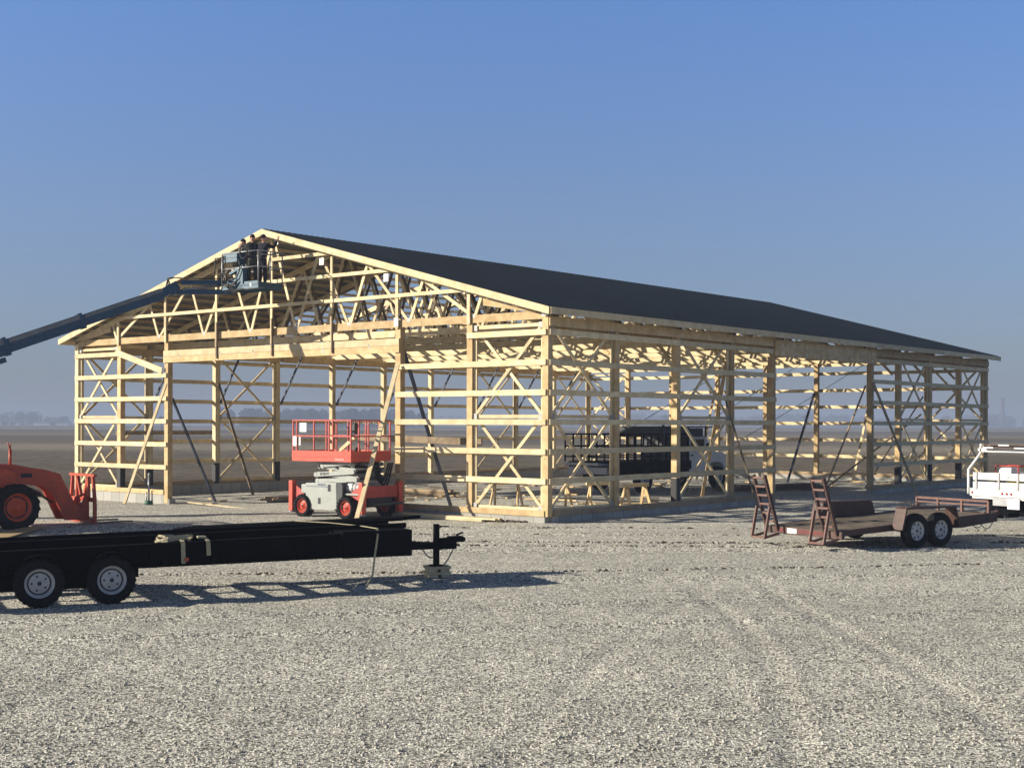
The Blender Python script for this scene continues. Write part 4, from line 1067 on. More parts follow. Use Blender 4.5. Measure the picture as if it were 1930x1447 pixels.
m.ball((0, 0, .16), .09)
o = m.build('cord_bundle', 'hose'); o.location = on_sl(-.25, .75, 1.78 - .17); tag(o, 'dark heap of coiled cord on the red lift platform', 'cord')

# ------------------------------------------------------------------ blue boom lift
BL = (-.771, .637); BSd = (.637, .771)
bk0 = (-7.23, 38.3)
bm_ = thing('boom_lift', 'blue telescopic boom lift reaching from the left up to the gable peak', 'boom lift', (-19.4, 33.9, 0), 0)
bo = Vector((-19.4, 33.9, 0))
def W2(p): return Vector(p) - bo
# boom
J = Vector((-9.94, 39.4, 6.36)); Q = Vector((-14.07, 37.0, 4.52)); dB = (J - Q).normalized()
Bs = Q - dB * 6.3
up = Vector((0, 0, 1))
def bseg(a, b, w, h, name='boom_section', mat='blue'): return bar(name, mat, bm_, W2(a), W2(b), w, h, up, bevel=.01)
bseg(Bs, Q + dB * .15, .38, .46); bseg(Q + dB * .15, Q + dB * 2.35, .30, .39); bseg(Q + dB * 2.35, J - dB * .35, .25, .33)
bseg(Q + dB * .08, Q + dB * .2, .43, .52, 'boom_collar'); bseg(Q + dB * 2.26, Q + dB * 2.38, .35, .45, 'boom_collar')
m = MB(); a = Q - dB * .2; m.beam(W2(a + Vector((0, 0, -.36))), W2(a + dB * .35 + Vector((0, 0, -.36))), .2, .14); m.build('sheave_box', 'blue', bm_)
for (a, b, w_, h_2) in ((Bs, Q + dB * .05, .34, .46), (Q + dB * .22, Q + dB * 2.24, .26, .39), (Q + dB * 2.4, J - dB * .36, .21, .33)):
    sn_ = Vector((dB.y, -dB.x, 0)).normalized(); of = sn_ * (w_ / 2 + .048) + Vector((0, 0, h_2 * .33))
    bar('boom_lit_strip', 'boomlit', bm_, W2(a + of), W2(b + of), .012, h_2 * .3, up)  # thin strip added to carry the painted sunlit top of each section
# head knuckle + jib
jb = Vector((-8.35, 39.62, 6.38))
m = MB(); m.cyl(W2(J + Vector((0, -.16, .02))), W2(J + Vector((0, .16, .02))), .17, None, 16); m.beam(W2(J - dB * .4), W2(J + Vector((.15, 0, .16))), .24, .26); m.build('boom_head', 'blue', bm_, bevel=.01)
bar('jib_arm', 'blue', bm_, W2(J + Vector((.25, 0, .23))), W2(jb + Vector((.1, 0, .24))), .12, .13); bar('jib_arm', 'blue', bm_, W2(J + Vector((.0, 0, -.05))), W2(jb + Vector((.1, 0, -.04))), .13, .14)
m = MB(); m.cyl(W2(J + Vector((.3, 0, .02))), W2(jb + Vector((-.2, 0, .15))), .035, None, 10); m.build('jib_cylinder', 'steel', bm_)
m = MB()
for k in range(3): m.tube([W2(J + Vector((-.15 + .06 * k, -.17, .1 + .03 * k))), W2(J + Vector((-.1, -.18, .3 + .02 * k))), W2(J + Vector((.1, -.17, .36))), W2(J + Vector((.5, -.1, .33))), W2(jb + Vector((-.2, -.12, .33)))], .018, 6)
m.build('hose', 'hose', bm_)
# turntable, chassis
m = MB(); m.box((-1.1, -1.0, 1.05), (1.4, 1.0, 1.75)); m.prism([(-1.9, 1.1), (-1.1, 1.05), (-1.1, 1.9), (-1.7, 1.9)], -1.0, 1.0); m.build('turntable', 'blue', bm_, bevel=.05)
m = MB(); e0 = W2(Bs); m.prism([(-1.2, 1.5), (-.4, 1.5), (e0.x + .3, e0.z + .35), (e0.x - .25, e0.z + .3)], e0.y - .32, e0.y - .25); m.prism([(-1.2, 1.5), (-.4, 1.5), (e0.x + .3, e0.z + .35), (e0.x - .25, e0.z + .3)], e0.y + .25, e0.y + .32); m.build('boom_bracket', 'blue', bm_)
box('chassis', 'blue', bm_, (-1.6, -.9, .5), (1.6, .9, .9), bevel=.04); m = MB(); m.cyl((0, 0, .9), (0, 0, 1.06), .5, None, 24); m.build('slew_ring', 'dgrey', bm_)
for x in (-1.3, 1.3):
    wheel(bm_, (x, -1.05, .48), .48, .34, .26, 'rimgrey', 'disc', lugs=True, n=28); wheel(bm_, (x, 1.05, .48), .48, .34, .26, 'rimgrey', 'disc', out=1, lugs=True, n=28)
# basket : part frame aligned with the barn
def K(a, b, z): return W2((bk0[0] + BL[0] * a + BSd[0] * b, bk0[1] + BL[1] * a + BSd[1] * b, z))
KL, KB = 1.62, .886
zf0, zf1, zr = 6.34, 6.52, 7.41
m = MB()
def kquadbox(m, a0, a1, b0, b1, z0, z1):
    vs = [K(a, b, z) for z in (z0, z1) for a, b in ((a0, b0), (a1, b0), (a1, b1), (a0, b1))]
    m.add(vs, [(0, 1, 2, 3), (4, 5, 6, 7), (0, 1, 5, 4), (1, 2, 6, 5), (2, 3, 7, 6), (3, 0, 4, 7)]); return m
bk = kquadbox(MB(), 0, KL, 0, KB, zf0 + .08, zf1 - .06).build('basket', 'teal', bm_, bevel=.006)
m = MB()
kquadbox(m, 0, .62, 0, .02, zf0, zf1 + .03); kquadbox(m, .62, KL, 0, .02, zf0 + .02, zf0 + .14); kquadbox(m, 0, .02, .02, KB, zf0, zf1); kquadbox(m, 0, KL, KB - .02, KB, zf0, zf1); kquadbox(m, KL - .02, KL, .02, KB - .02, zf0, zf1)
m.build('toe_board', 'teal', bk)
m = MB(); kquadbox(m, .3, .36, -.006, -.001, zf0 + .06, zf0 + .15); m.build('placard', 'sign', bk)
m = MB()
for z in (zr, zr - .45):
    m.tube([K(KL, 0, z), K(0, 0, z), K(0, KB, z), K(KL, KB, z)], .019, 8)
m.tube([K(KL, 0, zr), K(KL, KB, zr)], .019, 8)
m.tube([K(0, 0, zr - .1), K(0, KB, zr - .1)], .014, 6)
for a, b in ((0, 0), (0, KB), (KL, 0), (KL, KB), (.8, 0), (.8, KB), (0, .45)):
    if (a, b) != (.8, 0): m.tube([K(a, b, zf1 - .05), K(a, b, zr)], .019, 8)
m.build('guard_rail', 'steel', bk)
m = MB(); kquadbox(m, .95, 1.55, .0, .07, zr - .26, zr + .03); kquadbox(m, .95, 1.55, -.01, .0, zr - .14, zr - .11); kquadbox(m, .93, 1.0, .07, .35, zr - .3, zr + .02); m.build('control_panel', 'teal', bk, bevel=.008)
m = MB(); kquadbox(m, .68, .95, .0, .16, zf0 + .02, zr - .42); m.beam(K(.68, .05, zr - .4), K(1.3, .05, zr - .6), .12, .08); m.beam(K(1.2, .1, zr - .9), K(.8, .1, zr - .45), .1, .1); m.build('rotator_plate', 'teal', bk, bevel=.01)
m = MB()
m.beam(W2(jb + Vector((0, -.02, .1))), K(.9, .2, zf0 + .25), .24, .34); m.cyl(K(1.0, .2, zf0 + .05), K(1.0, .2, zf0 + .62), .12, None, 16); m.build('basket_mount', 'blue', bk, bevel=.01)
m = MB()
m.tube([K(1.75, .1, zr - .1), K(1.78, .1, zr - .5), K(1.6, .05, zr - .75), K(1.2, 0, zr - .8)], .02, 6); m.tube([K(1.62, .0, zf0 + .05), K(1.62, 0, zr - .1), K(1.95, .0, zr - .1), K(1.95, 0, zr - .55)], .016, 6)
m.tube([K(1.5, -.03, zr - .05), K(1.52, -.05, zr - .5), K(1.3, -.06, zr - .8), K(.9, -.06, zr - .75), K(.75, -.05, zr - .5), K(.8, -.04, zr - .2)], .018, 6)
for k in range(3): m.tube([K(1.6 - .1 * k, -.05, zf0 + .5), K(1.45 - .08 * k, -.1, zf0 + .18), K(1.15, -.1, zf0 + .02 + .05 * k), K(.85, -.06, zf0 + .25)], .022, 6)
m.build('hose', 'hose', bk)
m = MB()
cpt = [K(.62 + .17 * math.cos(t), -.03, zr + .0 + .2 * math.sin(t)) for t in [i * 6.283 / 14 for i in range(15)]]
m.tube(cpt, .018, 6)
o = m.build('hose_coil', 'hose'); o.location = bo; tag(o, 'black coil of air hose hanging on the basket rail of the blue lift', 'hose')

# ------------------------------------------------------------------ people in the basket
def skin_mesh(verts, edges, radii, mat, sub=1, root=0):
    me = D.meshes.new('tmp'); me.from_pydata([tuple(v) for v in verts], edges, []); me.update()
    o = D.objects.new('tmp', me); COL.objects.link(o)
    sk = o.modifiers.new('skin', 'SKIN'); sk.use_smooth_shade = True
    if not me.skin_vertices: 
        bpy.context.view_layer.update()
    sv = me.skin_vertices[0].data if me.skin_vertices else None
    if sv is None:
        o.modifiers.remove(sk); bmm = bmesh.new(); bmm.from_mesh(me); bmm.verts.layers.skin.verify(); bmm.to_mesh(me); bmm.free(); sk = o.modifiers.new('skin', 'SKIN'); sk.use_smooth_shade = True; sv = me.skin_vertices[0].data
    for i, r in enumerate(radii):
        sv[i].radius = r if isinstance(r, tuple) else (r, r); sv[i].use_root = (i == root)
    ss = o.modifiers.new('sub', 'SUBSURF'); ss.levels = sub; ss.render_levels = sub
    dg = bpy.context.evaluated_depsgraph_get(); dg.update()
    out = D.meshes.new_from_object(o.evaluated_get(dg)); D.objects.remove(o)
    out.materials.clear(); out.materials.append(MT[mat])
    return out
def person(loc, rz, label, jacket, trousers, hat, armL, armR, lean=.0, head_yaw=0, head_pitch=0, sc=.86, extra=None, knee=.0, hatn='beanie'):
    """built facing +y, feet on z=0, 1.75 m tall before scaling. arms given as (elbow, wrist) offsets from shoulder"""
    T = []
    V = []; E = []; Rr = []
    def v(p, r, par=None):
        V.append(Vector(p)); Rr.append(r)
        if par is not None: E.append((par, len(V) - 1))
        return len(V) - 1
    ly = lean
    pel = v((0, 0, .94), (.14, .11)); wa = v((0, ly * .3, 1.08), (.125, .10), pel); ch = v((0, ly * .7, 1.28), (.155, .11), wa); sh = v((0, ly, 1.42), (.11, .085), ch); nk = v((0, ly + .01, 1.50), .055, sh); hd = v((0, ly + .02, 1.56), .055, nk)
    legs = []
    for s in (-1, 1):
        hip = v((s * .09, 0, .88), .095, pel); kn = v((s * .11, knee, .48), .065, hip); an = v((s * .12, 0, .1), .045, kn); he = v((s * .12, .02, .05), .045, an); to = v((s * .13, .15, .035), .038, he)
        legs.append((hip, kn, an))
    arms = []
    for s, (el, wr) in ((-1, armL), (1, armR)):
        so = V[sh] + Vector((s * .17, 0, -.03)); a = v(so, .06, sh); b = v(so + Vector(el), .045, a); c = v(so + Vector(wr), .028, b)
        d = (V[c] - V[b]).normalized(); up_ = Vector((0, 0, 1)) if abs(d.z) < .8 else Vector((0, 1, 0)); x = d.cross(up_).normalized(); nrm = x.cross(d)
        pm = v(V[c] + d * .06, (.035, .02), c)
        for k, ln in enumerate((.075, .085, .08, .062)):
            q = V[pm] + x * ((k - 1.5) * .02) + d * .03
            f1 = v(q, .0095, pm); f2 = v(q + d * ln * .5 - nrm * .012, .009, f1); v(q + d * ln * .8 - nrm * .035, .008, f2)
        t1 = v(V[c] + d * .03 + x * s * -.035, .011, c); v(V[c] + d * .065 + x * s * -.055 - nrm * .01, .009, t1)
        arms.append((a, b, c))
    me = skin_mesh(V, E, Rr, 'skin', 1)
    # head joined to the same mesh
    hm = MB(); hc = (0, 0, 0)
    hm.ball((0, 0, 0), .098, 18, 12, .82, 1.0, 1.2)
    hm.ball((0, .05, -.055), .06, 12, 8, .95, .85, .9)      # jaw
    hm.add([(-.014, .09, .01), (.014, .09, .01), (0, .122, -.025), (-.016, .088, -.03), (.016, .088, -.03)], [(0, 1, 2), (0, 2, 3), (1, 4, 2), (3, 2, 4)])   # nose
    for s in (-1, 1):
        hm.ball((s * .082, -.005, -.005), .028, 8, 6, .35, .8, 1.1)   # ears
        hm.ball((s * .032, .083, .012), .015, 8, 6, 1, .7, .7)
    hm.ball((0, .094, -.062), .02, 8, 6, 1.2, .5, .35)      # mouth
    hme = D.meshes.new('h'); hme.from_pydata(hm.v, [], hm.f); hme.update()
    for p in hme.polygons: p.use_smooth = True
    H = Matrix.Translation((0, ly + .03, 1.655)) @ Matrix.Rotation(R(head_yaw), 4, 'Z') @ Matrix.Rotation(R(head_pitch), 4, 'X')
    hme.transform(H)
    bmm = bmesh.new(); bmm.from_mesh(me); bmm.from_mesh(hme); bmm.to_mesh(me); bmm.free()
    for p in me.polygons: p.use_smooth = True
    root = D.objects.new('person', me); COL.objects.link(root); root.location = loc; root.rotation_euler = (0, 0, R(rz)); root.scale = (sc, sc, sc)
    tag(root, label, 'person')
    def child(name, me_): o = D.objects.new(name, me_); COL.objects.link(o); o.parent = root; return o
    # jacket
    jv = [V[pel] + Vector((0, 0, -.07)), V[wa], V[ch], V[sh], V[nk] + Vector((0, 0, .02))]; je = [(0, 1), (1, 2), (2, 3), (3, 4)]; jr = [(.165, .135), (.155, .13), (.185, .14), (.14, .115), (.082, .082)]
    for a, b, c in arms:
        i = len(jv); jv += [V[a], V[b], V[b].lerp(V[c], .93)]; je += [(3, i), (i, i + 1), (i + 1, i + 2)]; jr += [.082, .064, .046]
    child('jacket', skin_mesh(jv, je, jr, jacket, 2))
    tv = [V[pel] + Vector((0, 0, .08)), V[pel] + Vector((0, 0, -.06))]; te = [(0, 1)]; tr_ = [(.15, .125), (.145, .12)]
    for hip, kn, an in legs:
        i = len(tv); tv += [V[hip] + Vector((0, 0, -.08)), V[kn], V[an] + Vector((0, 0, .01))]; te += [(1, i), (i, i + 1), (i + 1, i + 2)]; tr_ += [.1, .078, .068]
    child('trousers', skin_mesh(tv, te, tr_, trousers, 2))
    for hip, kn, an in legs:
        m = MB(); x = V[an].x; m.ball((x, .06, .045), .06, 10, 6, .85, 2.2, .75); m.cyl((x, 0, .03), (x, 0, .16), .06, .055, 10); o = m.build('boot', 'hair', root)
    m = MB(); m.ball((0, -.012, .03), .108, 18, 12, .86, 1.02, 1.08)
    m.v = [tuple(H @ (Vector(p) if Vector(p).z > .012 * 1 - p[1] * .0 else Vector((p[0] * .99, p[1] if p[1] < .02 else p[1], max(p[2], .012))))) for p in m.v]
    m.build(hatn, hat, root)
    if extra: extra(root, V, ly)
    return root
def harness(root, V, ly):
    m = MB(); y = ly * .7 - .165
    for s in (-1, 1):
        m.beam((s * .09, y + .03, 1.0), (s * .075, y, 1.25), .045, .012, (0, 1, 0)); m.beam((s * .075, y, 1.25), (s * .11, ly - .1, 1.47), .045, .012, (0, 1, 0))
    m.beam((-.14, y + .02, 1.02), (.14, y + .02, 1.02), .012, .05); m.beam((-.1, y, 1.3), (.1, y, 1.3), .012, .05)
    m.build('harness', 'dgrey', root)
def hood(root, V, ly):
    m = MB(); m.ball((0, ly - .06, 1.52), .12, 14, 8, 1.15, .8, .75); m.build('hood', 'tanhood', root)
def at(a, b, z=zf1 - .055): v = K(a, b, z) + bo; return (v.x, v.y, v.z)
# right worker: navy sweatshirt, arms up to the rake board on the right
person(at(.42, .50), -28, 'worker in a navy sweatshirt reaching up under the roof peak, rightmost in the blue basket', 'navy', 'dark', 'hair',
       ((.02, .24, -.04), (.14, .42, .08)), ((.14, .20, -.05), (.20, .30, .20)), lean=.05, head_yaw=-32, head_pitch=14, sc=.83)
person(at(.70, .36), 8, 'worker in a charcoal jacket with grey harness straps, back turned, middle of the blue basket', 'char', 'camo', 'hair',
       ((-.10, .10, -.22), (-.02, .34, -.18)), ((.10, .14, -.2), (.04, .36, -.05)), lean=.04, head_yaw=10, head_pitch=-6, sc=.835, extra=harness)
person(at(1.18, .30), -55, 'stooping worker in an olive jacket with tan hood, leftmost in the blue basket', 'olive', 'dark', 'hair',
       ((-.06, .16, -.2), (.0, .36, -.24)), ((.08, .18, -.18), (.02, .40, -.14)), lean=.10, head_yaw=-10, head_pitch=-14, sc=.78, extra=hood, knee=.08, hatn='cap')

# ------------------------------------------------------------------ orange loader at the left
ld_ = thing('wheel_loader', 'orange loader with big red rimmed wheel and pallet fork frame at the left edge', 'loader', (-11.546, 31.318, 0), 42)
wheel(ld_, (0, 0, .52), .52, .42, .33, 'orangerim', 'loader', lugs=True, n=40)
wheel(ld_, (0, 1.75, .52), .52, .42, .33, 'orangerim', 'loader', out=1, lugs=True, n=40)
wheel(ld_, (-2.5, 0, .60), .60, .42, .36, 'orangerim', 'loader', lugs=True, n=40)
wheel(ld_, (-2.5, 1.75, .60), .60, .42, .36, 'orangerim', 'loader', out=1, lugs=True, n=40)
m = MB(); m.prism([(-3.4, .5), (.1, .5), (.2, .8), (.15, 1.35), (-.5, 1.55), (-2.0, 1.6), (-3.4, 1.5)], .4, 1.35); m.build('body', 'orange', ld_, bevel=.03)
m = MB(); m.prism([(-2.3, 1.55), (-.9, 1.55), (-1.1, 2.6), (-2.2, 2.6)], .45, 1.3); m.build('cab_frame', 'dgrey', ld_, bevel=.03)
for p in (.6, 1.1):
    m = MB()
    m.prism([(-.6, 1.50), (.18, 1.50), (.55, 1.42), (.95, 1.36), (1.32, 1.25), (1.50, .90), (1.68, .55), (1.98, .30), (1.98, .12), (1.45, .12), (1.12, .82), (.95, .95), (.6, 1.02), (-.6, .92)], p - .045, p + .045)
    m.build('loader_arm', 'orange', ld_, bevel=.012)
m = MB(); m.beam((1.15, .62, 1.1), (1.15, 1.1, 1.1), .12, .12); m.beam((1.5, .62, .5), (1.5, 1.1, .5), .1, .3, (.4, 0, -.9)); m.build('arm_tube', 'orange', ld_)
m = MB(); m.cyl((.1, .87, 1.15), (.95, .87, .75), .06); m.cyl((.9, .87, .78), (1.25, .87, .55), .03); m.build('hydraulic_cylinder', 'dgrey', ld_)
m = MB(); m.box((.35, .548, 1.18), (.62, .554, 1.28)); m.build('arm_slot', 'ink', ld_)
m = MB(); m.cyl((.12, .62, 1.4), (.12, .62, 1.86), .035); m.cyl((.12, .62, 1.86), (.06, .62, 2.02), .014); m.cyl((.12, .62, 1.84), (.13, .62, 1.98), .014); m.build('exhaust_stack', 'orange', ld_)
# fork frame (turned a little more to the right than the loader)
fk = MB()
def FP(a, z, d=0): return (2.08 + d, .3 + a, z)
FW = 1.35
for a0, z0, a1, z1 in ((.0, .6, .10, 1.2), (FW, .6, FW - .10, 1.2), (.34, .6, .36, 1.2), (FW - .34, .6, FW - .36, 1.2), (.36, 1.18, .62, .6), (FW - .36, 1.18, FW - .62, .6), (.0, .04, .0, .62), (FW, .04, FW, .62), (.42, .04, .42, .6), (FW - .42, .04, FW - .42, .6)):
    fk.beam(FP(a0, z0), FP(a1, z1), .07, .07, (1, 0, 0))
for z, h in ((1.2, .06), (.6, .10), (.09, .12)): fk.beam(FP(-.03, z), FP(FW + .03, z), .08, h)
fk.build('fork_frame', 'oranged', ld_)
m = MB()
for p in (.58, 1.12): m.prism([(1.75, .1), (2.04, .1), (2.04, .66), (1.92, .66)], p - .03, p + .03)
m.beam((1.9, .58, .35), (1.9, 1.12, .35), .12, .3); m.build('quick_coupler', 'orange', ld_, bevel=.01)
m = MB(); m.tube([Vector((1.75, .55, .5)), Vector((1.72, .5, .68)), Vector((1.85, .45, .74)), Vector((2.0, .5, .70)), Vector((2.03, .7, .62))], .028, 8); m.build('latch_loop', 'oranged', ld_)
for a in (.12, .95):
    m = MB(); p = FP(a, .07, .05); m.box((p[0], p[1] - .05, .02), (p[0] + 1.0, p[1] + .05, .05)); m.box((p[0], p[1] - .05, .05), (p[0] + .04, p[1] + .05, .5)); m.build('fork_tine', 'dgrey', ld_)

# ------------------------------------------------------------------ dark stake truck inside the barn
dt = thing('stake_truck', 'dark bodied stake bed truck with white cab parked inside the barn', 'truck', (4.784, 49.224, 0), 44)
for a in (0., ):
    wheel(dt, (a, .0, .43), .43, .3, .25, 'rimgrey'); wheel(dt, (a, 2.1, .43), .43, .3, .25, 'rimgrey', out=1)
wheel(dt, (4.55, .1, .43), .43, .26, .25, 'rimgrey'); wheel(dt, (4.55, 2.0, .43), .43, .26, .25, 'rimgrey', out=1)
box('chassis', 'black', dt, (-1.6, .6, .45), (4.6, 1.5, .8))
box('bed', 'black', dt, (-1.6, -.12, .80), (2.7, 2.22, 1.12), bevel=.01)
box('side_box', 'black', dt, (.75, -.1, .45), (2.6, .5, .8), bevel=.01)
m = MB()
for p in (-.1, 2.2):
    for z in (1.68, 2.12): m.beam((-1.8, p, z), (2.6, p, z), .04, .05)
    m.beam((-1.8, p, 1.3), (2.6, p, 1.3), .03, .04)
    for k in range(11):
        a = -1.8 + k * .43; m.beam((a, p, 1.12), (a, p, 2.12), .04, .05, (1, 0, 0))
for z in (1.3, 1.68, 2.12): m.beam((-1.8, -.1, z), (-1.8, 2.2, z), .04, .05)
m.build('stake_rack', 'black', dt)
m = MB()
m.box((2.45, -.1, 1.12), (2.52, 2.2, 2.0)) if False else None
for p in (-.1, 2.2): m.box((1.0, p - .03, 1.12), (1.08, p + .03, 2.48)); m.box((3.55, p - .03, 2.0), (3.6, p + .03, 2.42)) 
m.box((1.0, -.13, 2.36), (4.0, 2.23, 2.41)); m.box((1.02, .0, 2.0), (1.06, 2.1, 2.36)); m.box((2.5, -.12, 1.12), (2.56, 2.22, 2.36)); m.box((1.1, -.11, 2.02), (3.4, -.09, 2.34)); m.build('headache_rack', 'dgrey', dt)
m = MB(); m.prism([(-2.2, 1.0), (-1.6, .97), (-1.6, 1.06), (-2.2, 1.10)], .2, 1.9); m.box((-1.85, .1, .68), (-1.61, 2.0, .93)); m.build('tail_shelf', 'steel', dt)
m = MB()
m.prism([(2.7, .62), (4.0, .62), (4.05, .8), (4.2, .98), (4.55, 1.03), (4.9, .98), (5.05, .8), (5.1, .55), (5.45, .55), (5.5, .95), (5.42, 1.2), (5.1, 1.36), (4.3, 1.48), (3.95, 2.0), (3.8, 2.06), (2.75, 2.06)], .12, 1.98)
m.build('cab', 'white', dt, bevel=.04)
m = MB(); m.box((2.95, .10, 1.48), (3.75, .117, 1.92)); m.prism([(4.02, 1.95), (4.34, 1.5), (4.36, 1.51), (4.04, 1.97)], .25, 1.85); m.build('window', 'glass', dt)
m = MB(); m.box((3.75, -.12, 1.4), (3.82, .0, 1.75)); m.box((3.76, 0, 1.55), (3.8, .12, 1.6)); m.build('mirror', 'black', dt)
m = MB(); m.box((5.48, .2, .45), (5.6, 1.9, .7)); m.build('bumper', 'steel', dt, bevel=.01)
box('door_handle', 'ink', dt, (2.95, .1, 1.28), (3.1, .118, 1.33))
# attached red/pale gooseneck debris shelf behind: a second dark trailer tongue is not built

# ------------------------------------------------------------------ lumber, sawhorses, small things
def pile(name, label, u, s, rz, boards, mat='pine', cat='lumber pile', group=None, z0=None, part='board'):
    x, y, _ = wus(u, s); z = gz(x, y) if z0 is None else z0
    t = thing(name, label, cat, (x, y, z), rz, group)
    for (a0, b0, zz_, l, w, th, an) in boards:
        o = bar(part, mat if rnd.random() < .75 else 'pine2', t, (-l / 2, 0, 0), (l / 2, 0, 0), w, th); o.location = (a0, b0, zz_ + th / 2 + .012); o.rotation_euler = (0, 0, R(an))
    return t
def stack(rows, cols, l, w=.14, th=.04, jit=.25, an=2):
    out = []
    for r_ in range(rows):
        for c in range(cols - r_ // 2):
            out.append((rnd.uniform(-jit, jit), (c - cols / 2) * (w + .015) + rnd.uniform(-.01, .01) + r_ * .02, r_ * (th + .006), l * rnd.uniform(.8, 1), w, th, rnd.uniform(-an, an)))
    return out
pile('lumber_pile', 'long pale boards lying along the block wall left of the near barn corner', 3.1, -.45, -TH, stack(2, 3, 4.2, .12, .04, .4, 1.2))
pile('lumber_pile', 'low stack of weathered lumber lying inside the gable door at the left', 13.2, 4.2, 20, stack(3, 5, 3.6, .18, .05, .3, 5), 'rough')
pile('lumber_pile', 'short thick timber bundle on the ground behind the scissor lift outrigger', 12.4, 8.6, -30, stack(3, 3, 3.2, .2, .08, .2, 2), 'treated')
pile('lumber_pile', 'dark stack of long planks on the floor behind the rear trailer ramp', 4.2, 19.0, 28, stack(4, 5, 4.6, .2, .05, .4, 5), 'rough')
pile('lumber_pile', 'few flat boards on the barn floor in front of the dark truck rear wheel', 3.2, 8.2, 18, stack(1, 5, 3.0, .14, .03, .5, 12), 'pine')
pile('lumber_pile', 'weathered boards beside the far block wall left of the lift', 15.5, 7.6, 35, stack(2, 4, 3.4, .2, .04, .3, 7), 'rough')
pile('ground_board', 'long pale board lying on the gravel in front of the gable door', 12.6, -.25, -52, [(0, 0, 0, 4.6, .12, .03, 0)], 'pine', 'board')
pile('ground_board', 'short pale plank lying at the foot of the left gable door post', 15.1, .75, -10, [(0, 0, 0, 1.1, .2, .04, 0), (.2, .2, 0, .8, .12, .03, 12)], 'pine', 'board')
# plywood strip bottom left
o = MB().prism([(.35, -2.0), (.0, 2.0), (-.3, 2.05), (-.55, -2.0)], 0, .018, 'xy').build('plywood_sheet', 'ply'); o.location = (-10.95, 29.7, .045); tag(o, 'pale plywood strip lying on the gravel under the loader wheel', 'plywood')
# sawhorses
def sawhorse(u, s, rz, label):
    x, y, _ = wus(u, s); t = thing('sawhorse', label, 'sawhorse', (x, y, gz(x, y)), rz, 'wooden sawhorses inside the near corner of the barn')
    bar('beam', 'pine', t, (-.5, 0, .76), (.5, 0, .76), .09, .1)
    for a in (-1, 1):
        for b in (-1, 1): bar('leg', 'pine2', t, (a * .36, b * .03, .72), (a * .44, b * .24, .0), .04, .09, (0, 1, 0))
        m = MB(); m.prism([(-.05, .72), (.05, .72), (.13, .42), (-.13, .42)], a * .38 - .01, a * .38 + .01, 'yz'); m.build('gusset', 'ply', t)
    return t
sawhorse(4.6, 3.9, 20, 'sawhorse inside the gable seen left of the crossed brace by the near corner')
sawhorse(3.3, 4.6, 25, 'sawhorse seen through the middle of the crossed brace by the near corner')
sawhorse(2.2, 5.4, 15, 'sawhorse seen right in the crossed brace by the near corner post')
sawhorse(.9, 5.2, 40, 'sawhorse seen through the side wall right beside the near corner post')
m = MB(); g = random.Random(12)
for k in range(38):
    x = g.uniform(-1.9, 1.9); y = g.uniform(-1.0, 1.0); l = g.uniform(.08, .35); a = g.uniform(0, 3.14)
    m.beam((x, y, .02 + g.random() * .06), (x + l * math.cos(a), y + l * math.sin(a), .02 + g.random() * .1), .08, .035)
o = m.build('wood_offcuts', 'pine'); p = wus(2.4, 4.0); o.location = p; tag(o, 'scattered pale wood offcuts under the sawhorses', 'offcuts', kind='stuff')
m = MB(); g = random.Random(21)
for k in range(110):
    u = g.uniform(1.2, 19.5); s_ = g.uniform(1.0, 28); x, y, _ = wus(u, s_); l = g.uniform(.15, 1.0) * (2 if g.random() < .12 else 1); a = R(-TH) + g.choice((0, 1.57)) + g.gauss(0, .5); z = gz(x, y) + .035
    m.beam((x, y, z), (x + l * math.cos(a), y + l * math.sin(a), z + g.uniform(0, .03)), g.uniform(.07, .15), .035)
o = m.build('wood_offcuts', 'pine2'); tag(o, 'offcuts and short boards littering the gravel floor all through the barn', 'offcuts', kind='stuff')
# pallet / block pair on the gravel beside the side wall
p = (1.75, 35.25, 0)
t = thing('wood_crate', 'small broken pallet lying against the block wall right of the near corner', 'pallet', p, 12)
for k in range(3): box('slat', 'pine', t, (-.33, -.12 + k * .1, .13), (.33, -.04 + k * .1, .15))
for k in (-.3, .0, .27): box('runner', 'pine2', t, (k - .04, -.13, .0), (k + .04, .17, .127))
# scrap and clods at the lumber end
m = MB(); g = random.Random(3)
for k in range(26): 
    x = g.uniform(-.6, .6); m.ball((x, g.uniform(-.08, .08), .02), g.uniform(.025, .05), 6, 4, 1.4, 1, .8)
o = m.build('dirt_clods', 'soil'); o.location = (-.1, 34.25, 0); o.rotation_euler = (0, 0, R(-TH)); tag(o, 'dark dirt clods lying at the end of the long pale boards', 'dirt', kind='stuff')
# stand pipe with green base
x, y = -11.35, 42.1
t = thing('standpipe', 'grey standpipe with green base beside the left block wall', 'standpipe', (x, y, gz(x, y)))
m = MB(); m.cyl((0, 0, 0), (0, 0, .95), .03, None, 10); m.cyl((0, 0, .9), (.02, 0, 1.0), .05, .03, 10); m.build('pipe', 'steel', t)
m = MB(); m.cyl((.1, 0, .1), (.1, 0, .45), .02, None, 8); m.cyl((-.07, 0, .1), (-.07, 0, .4), .02, None, 8); m.build('stub_pipe', 'steel', t); m = MB(); m.cyl((0, 0, 0), (0, 0, .13), .13, .12, 14); m.build('base', 'green', t)

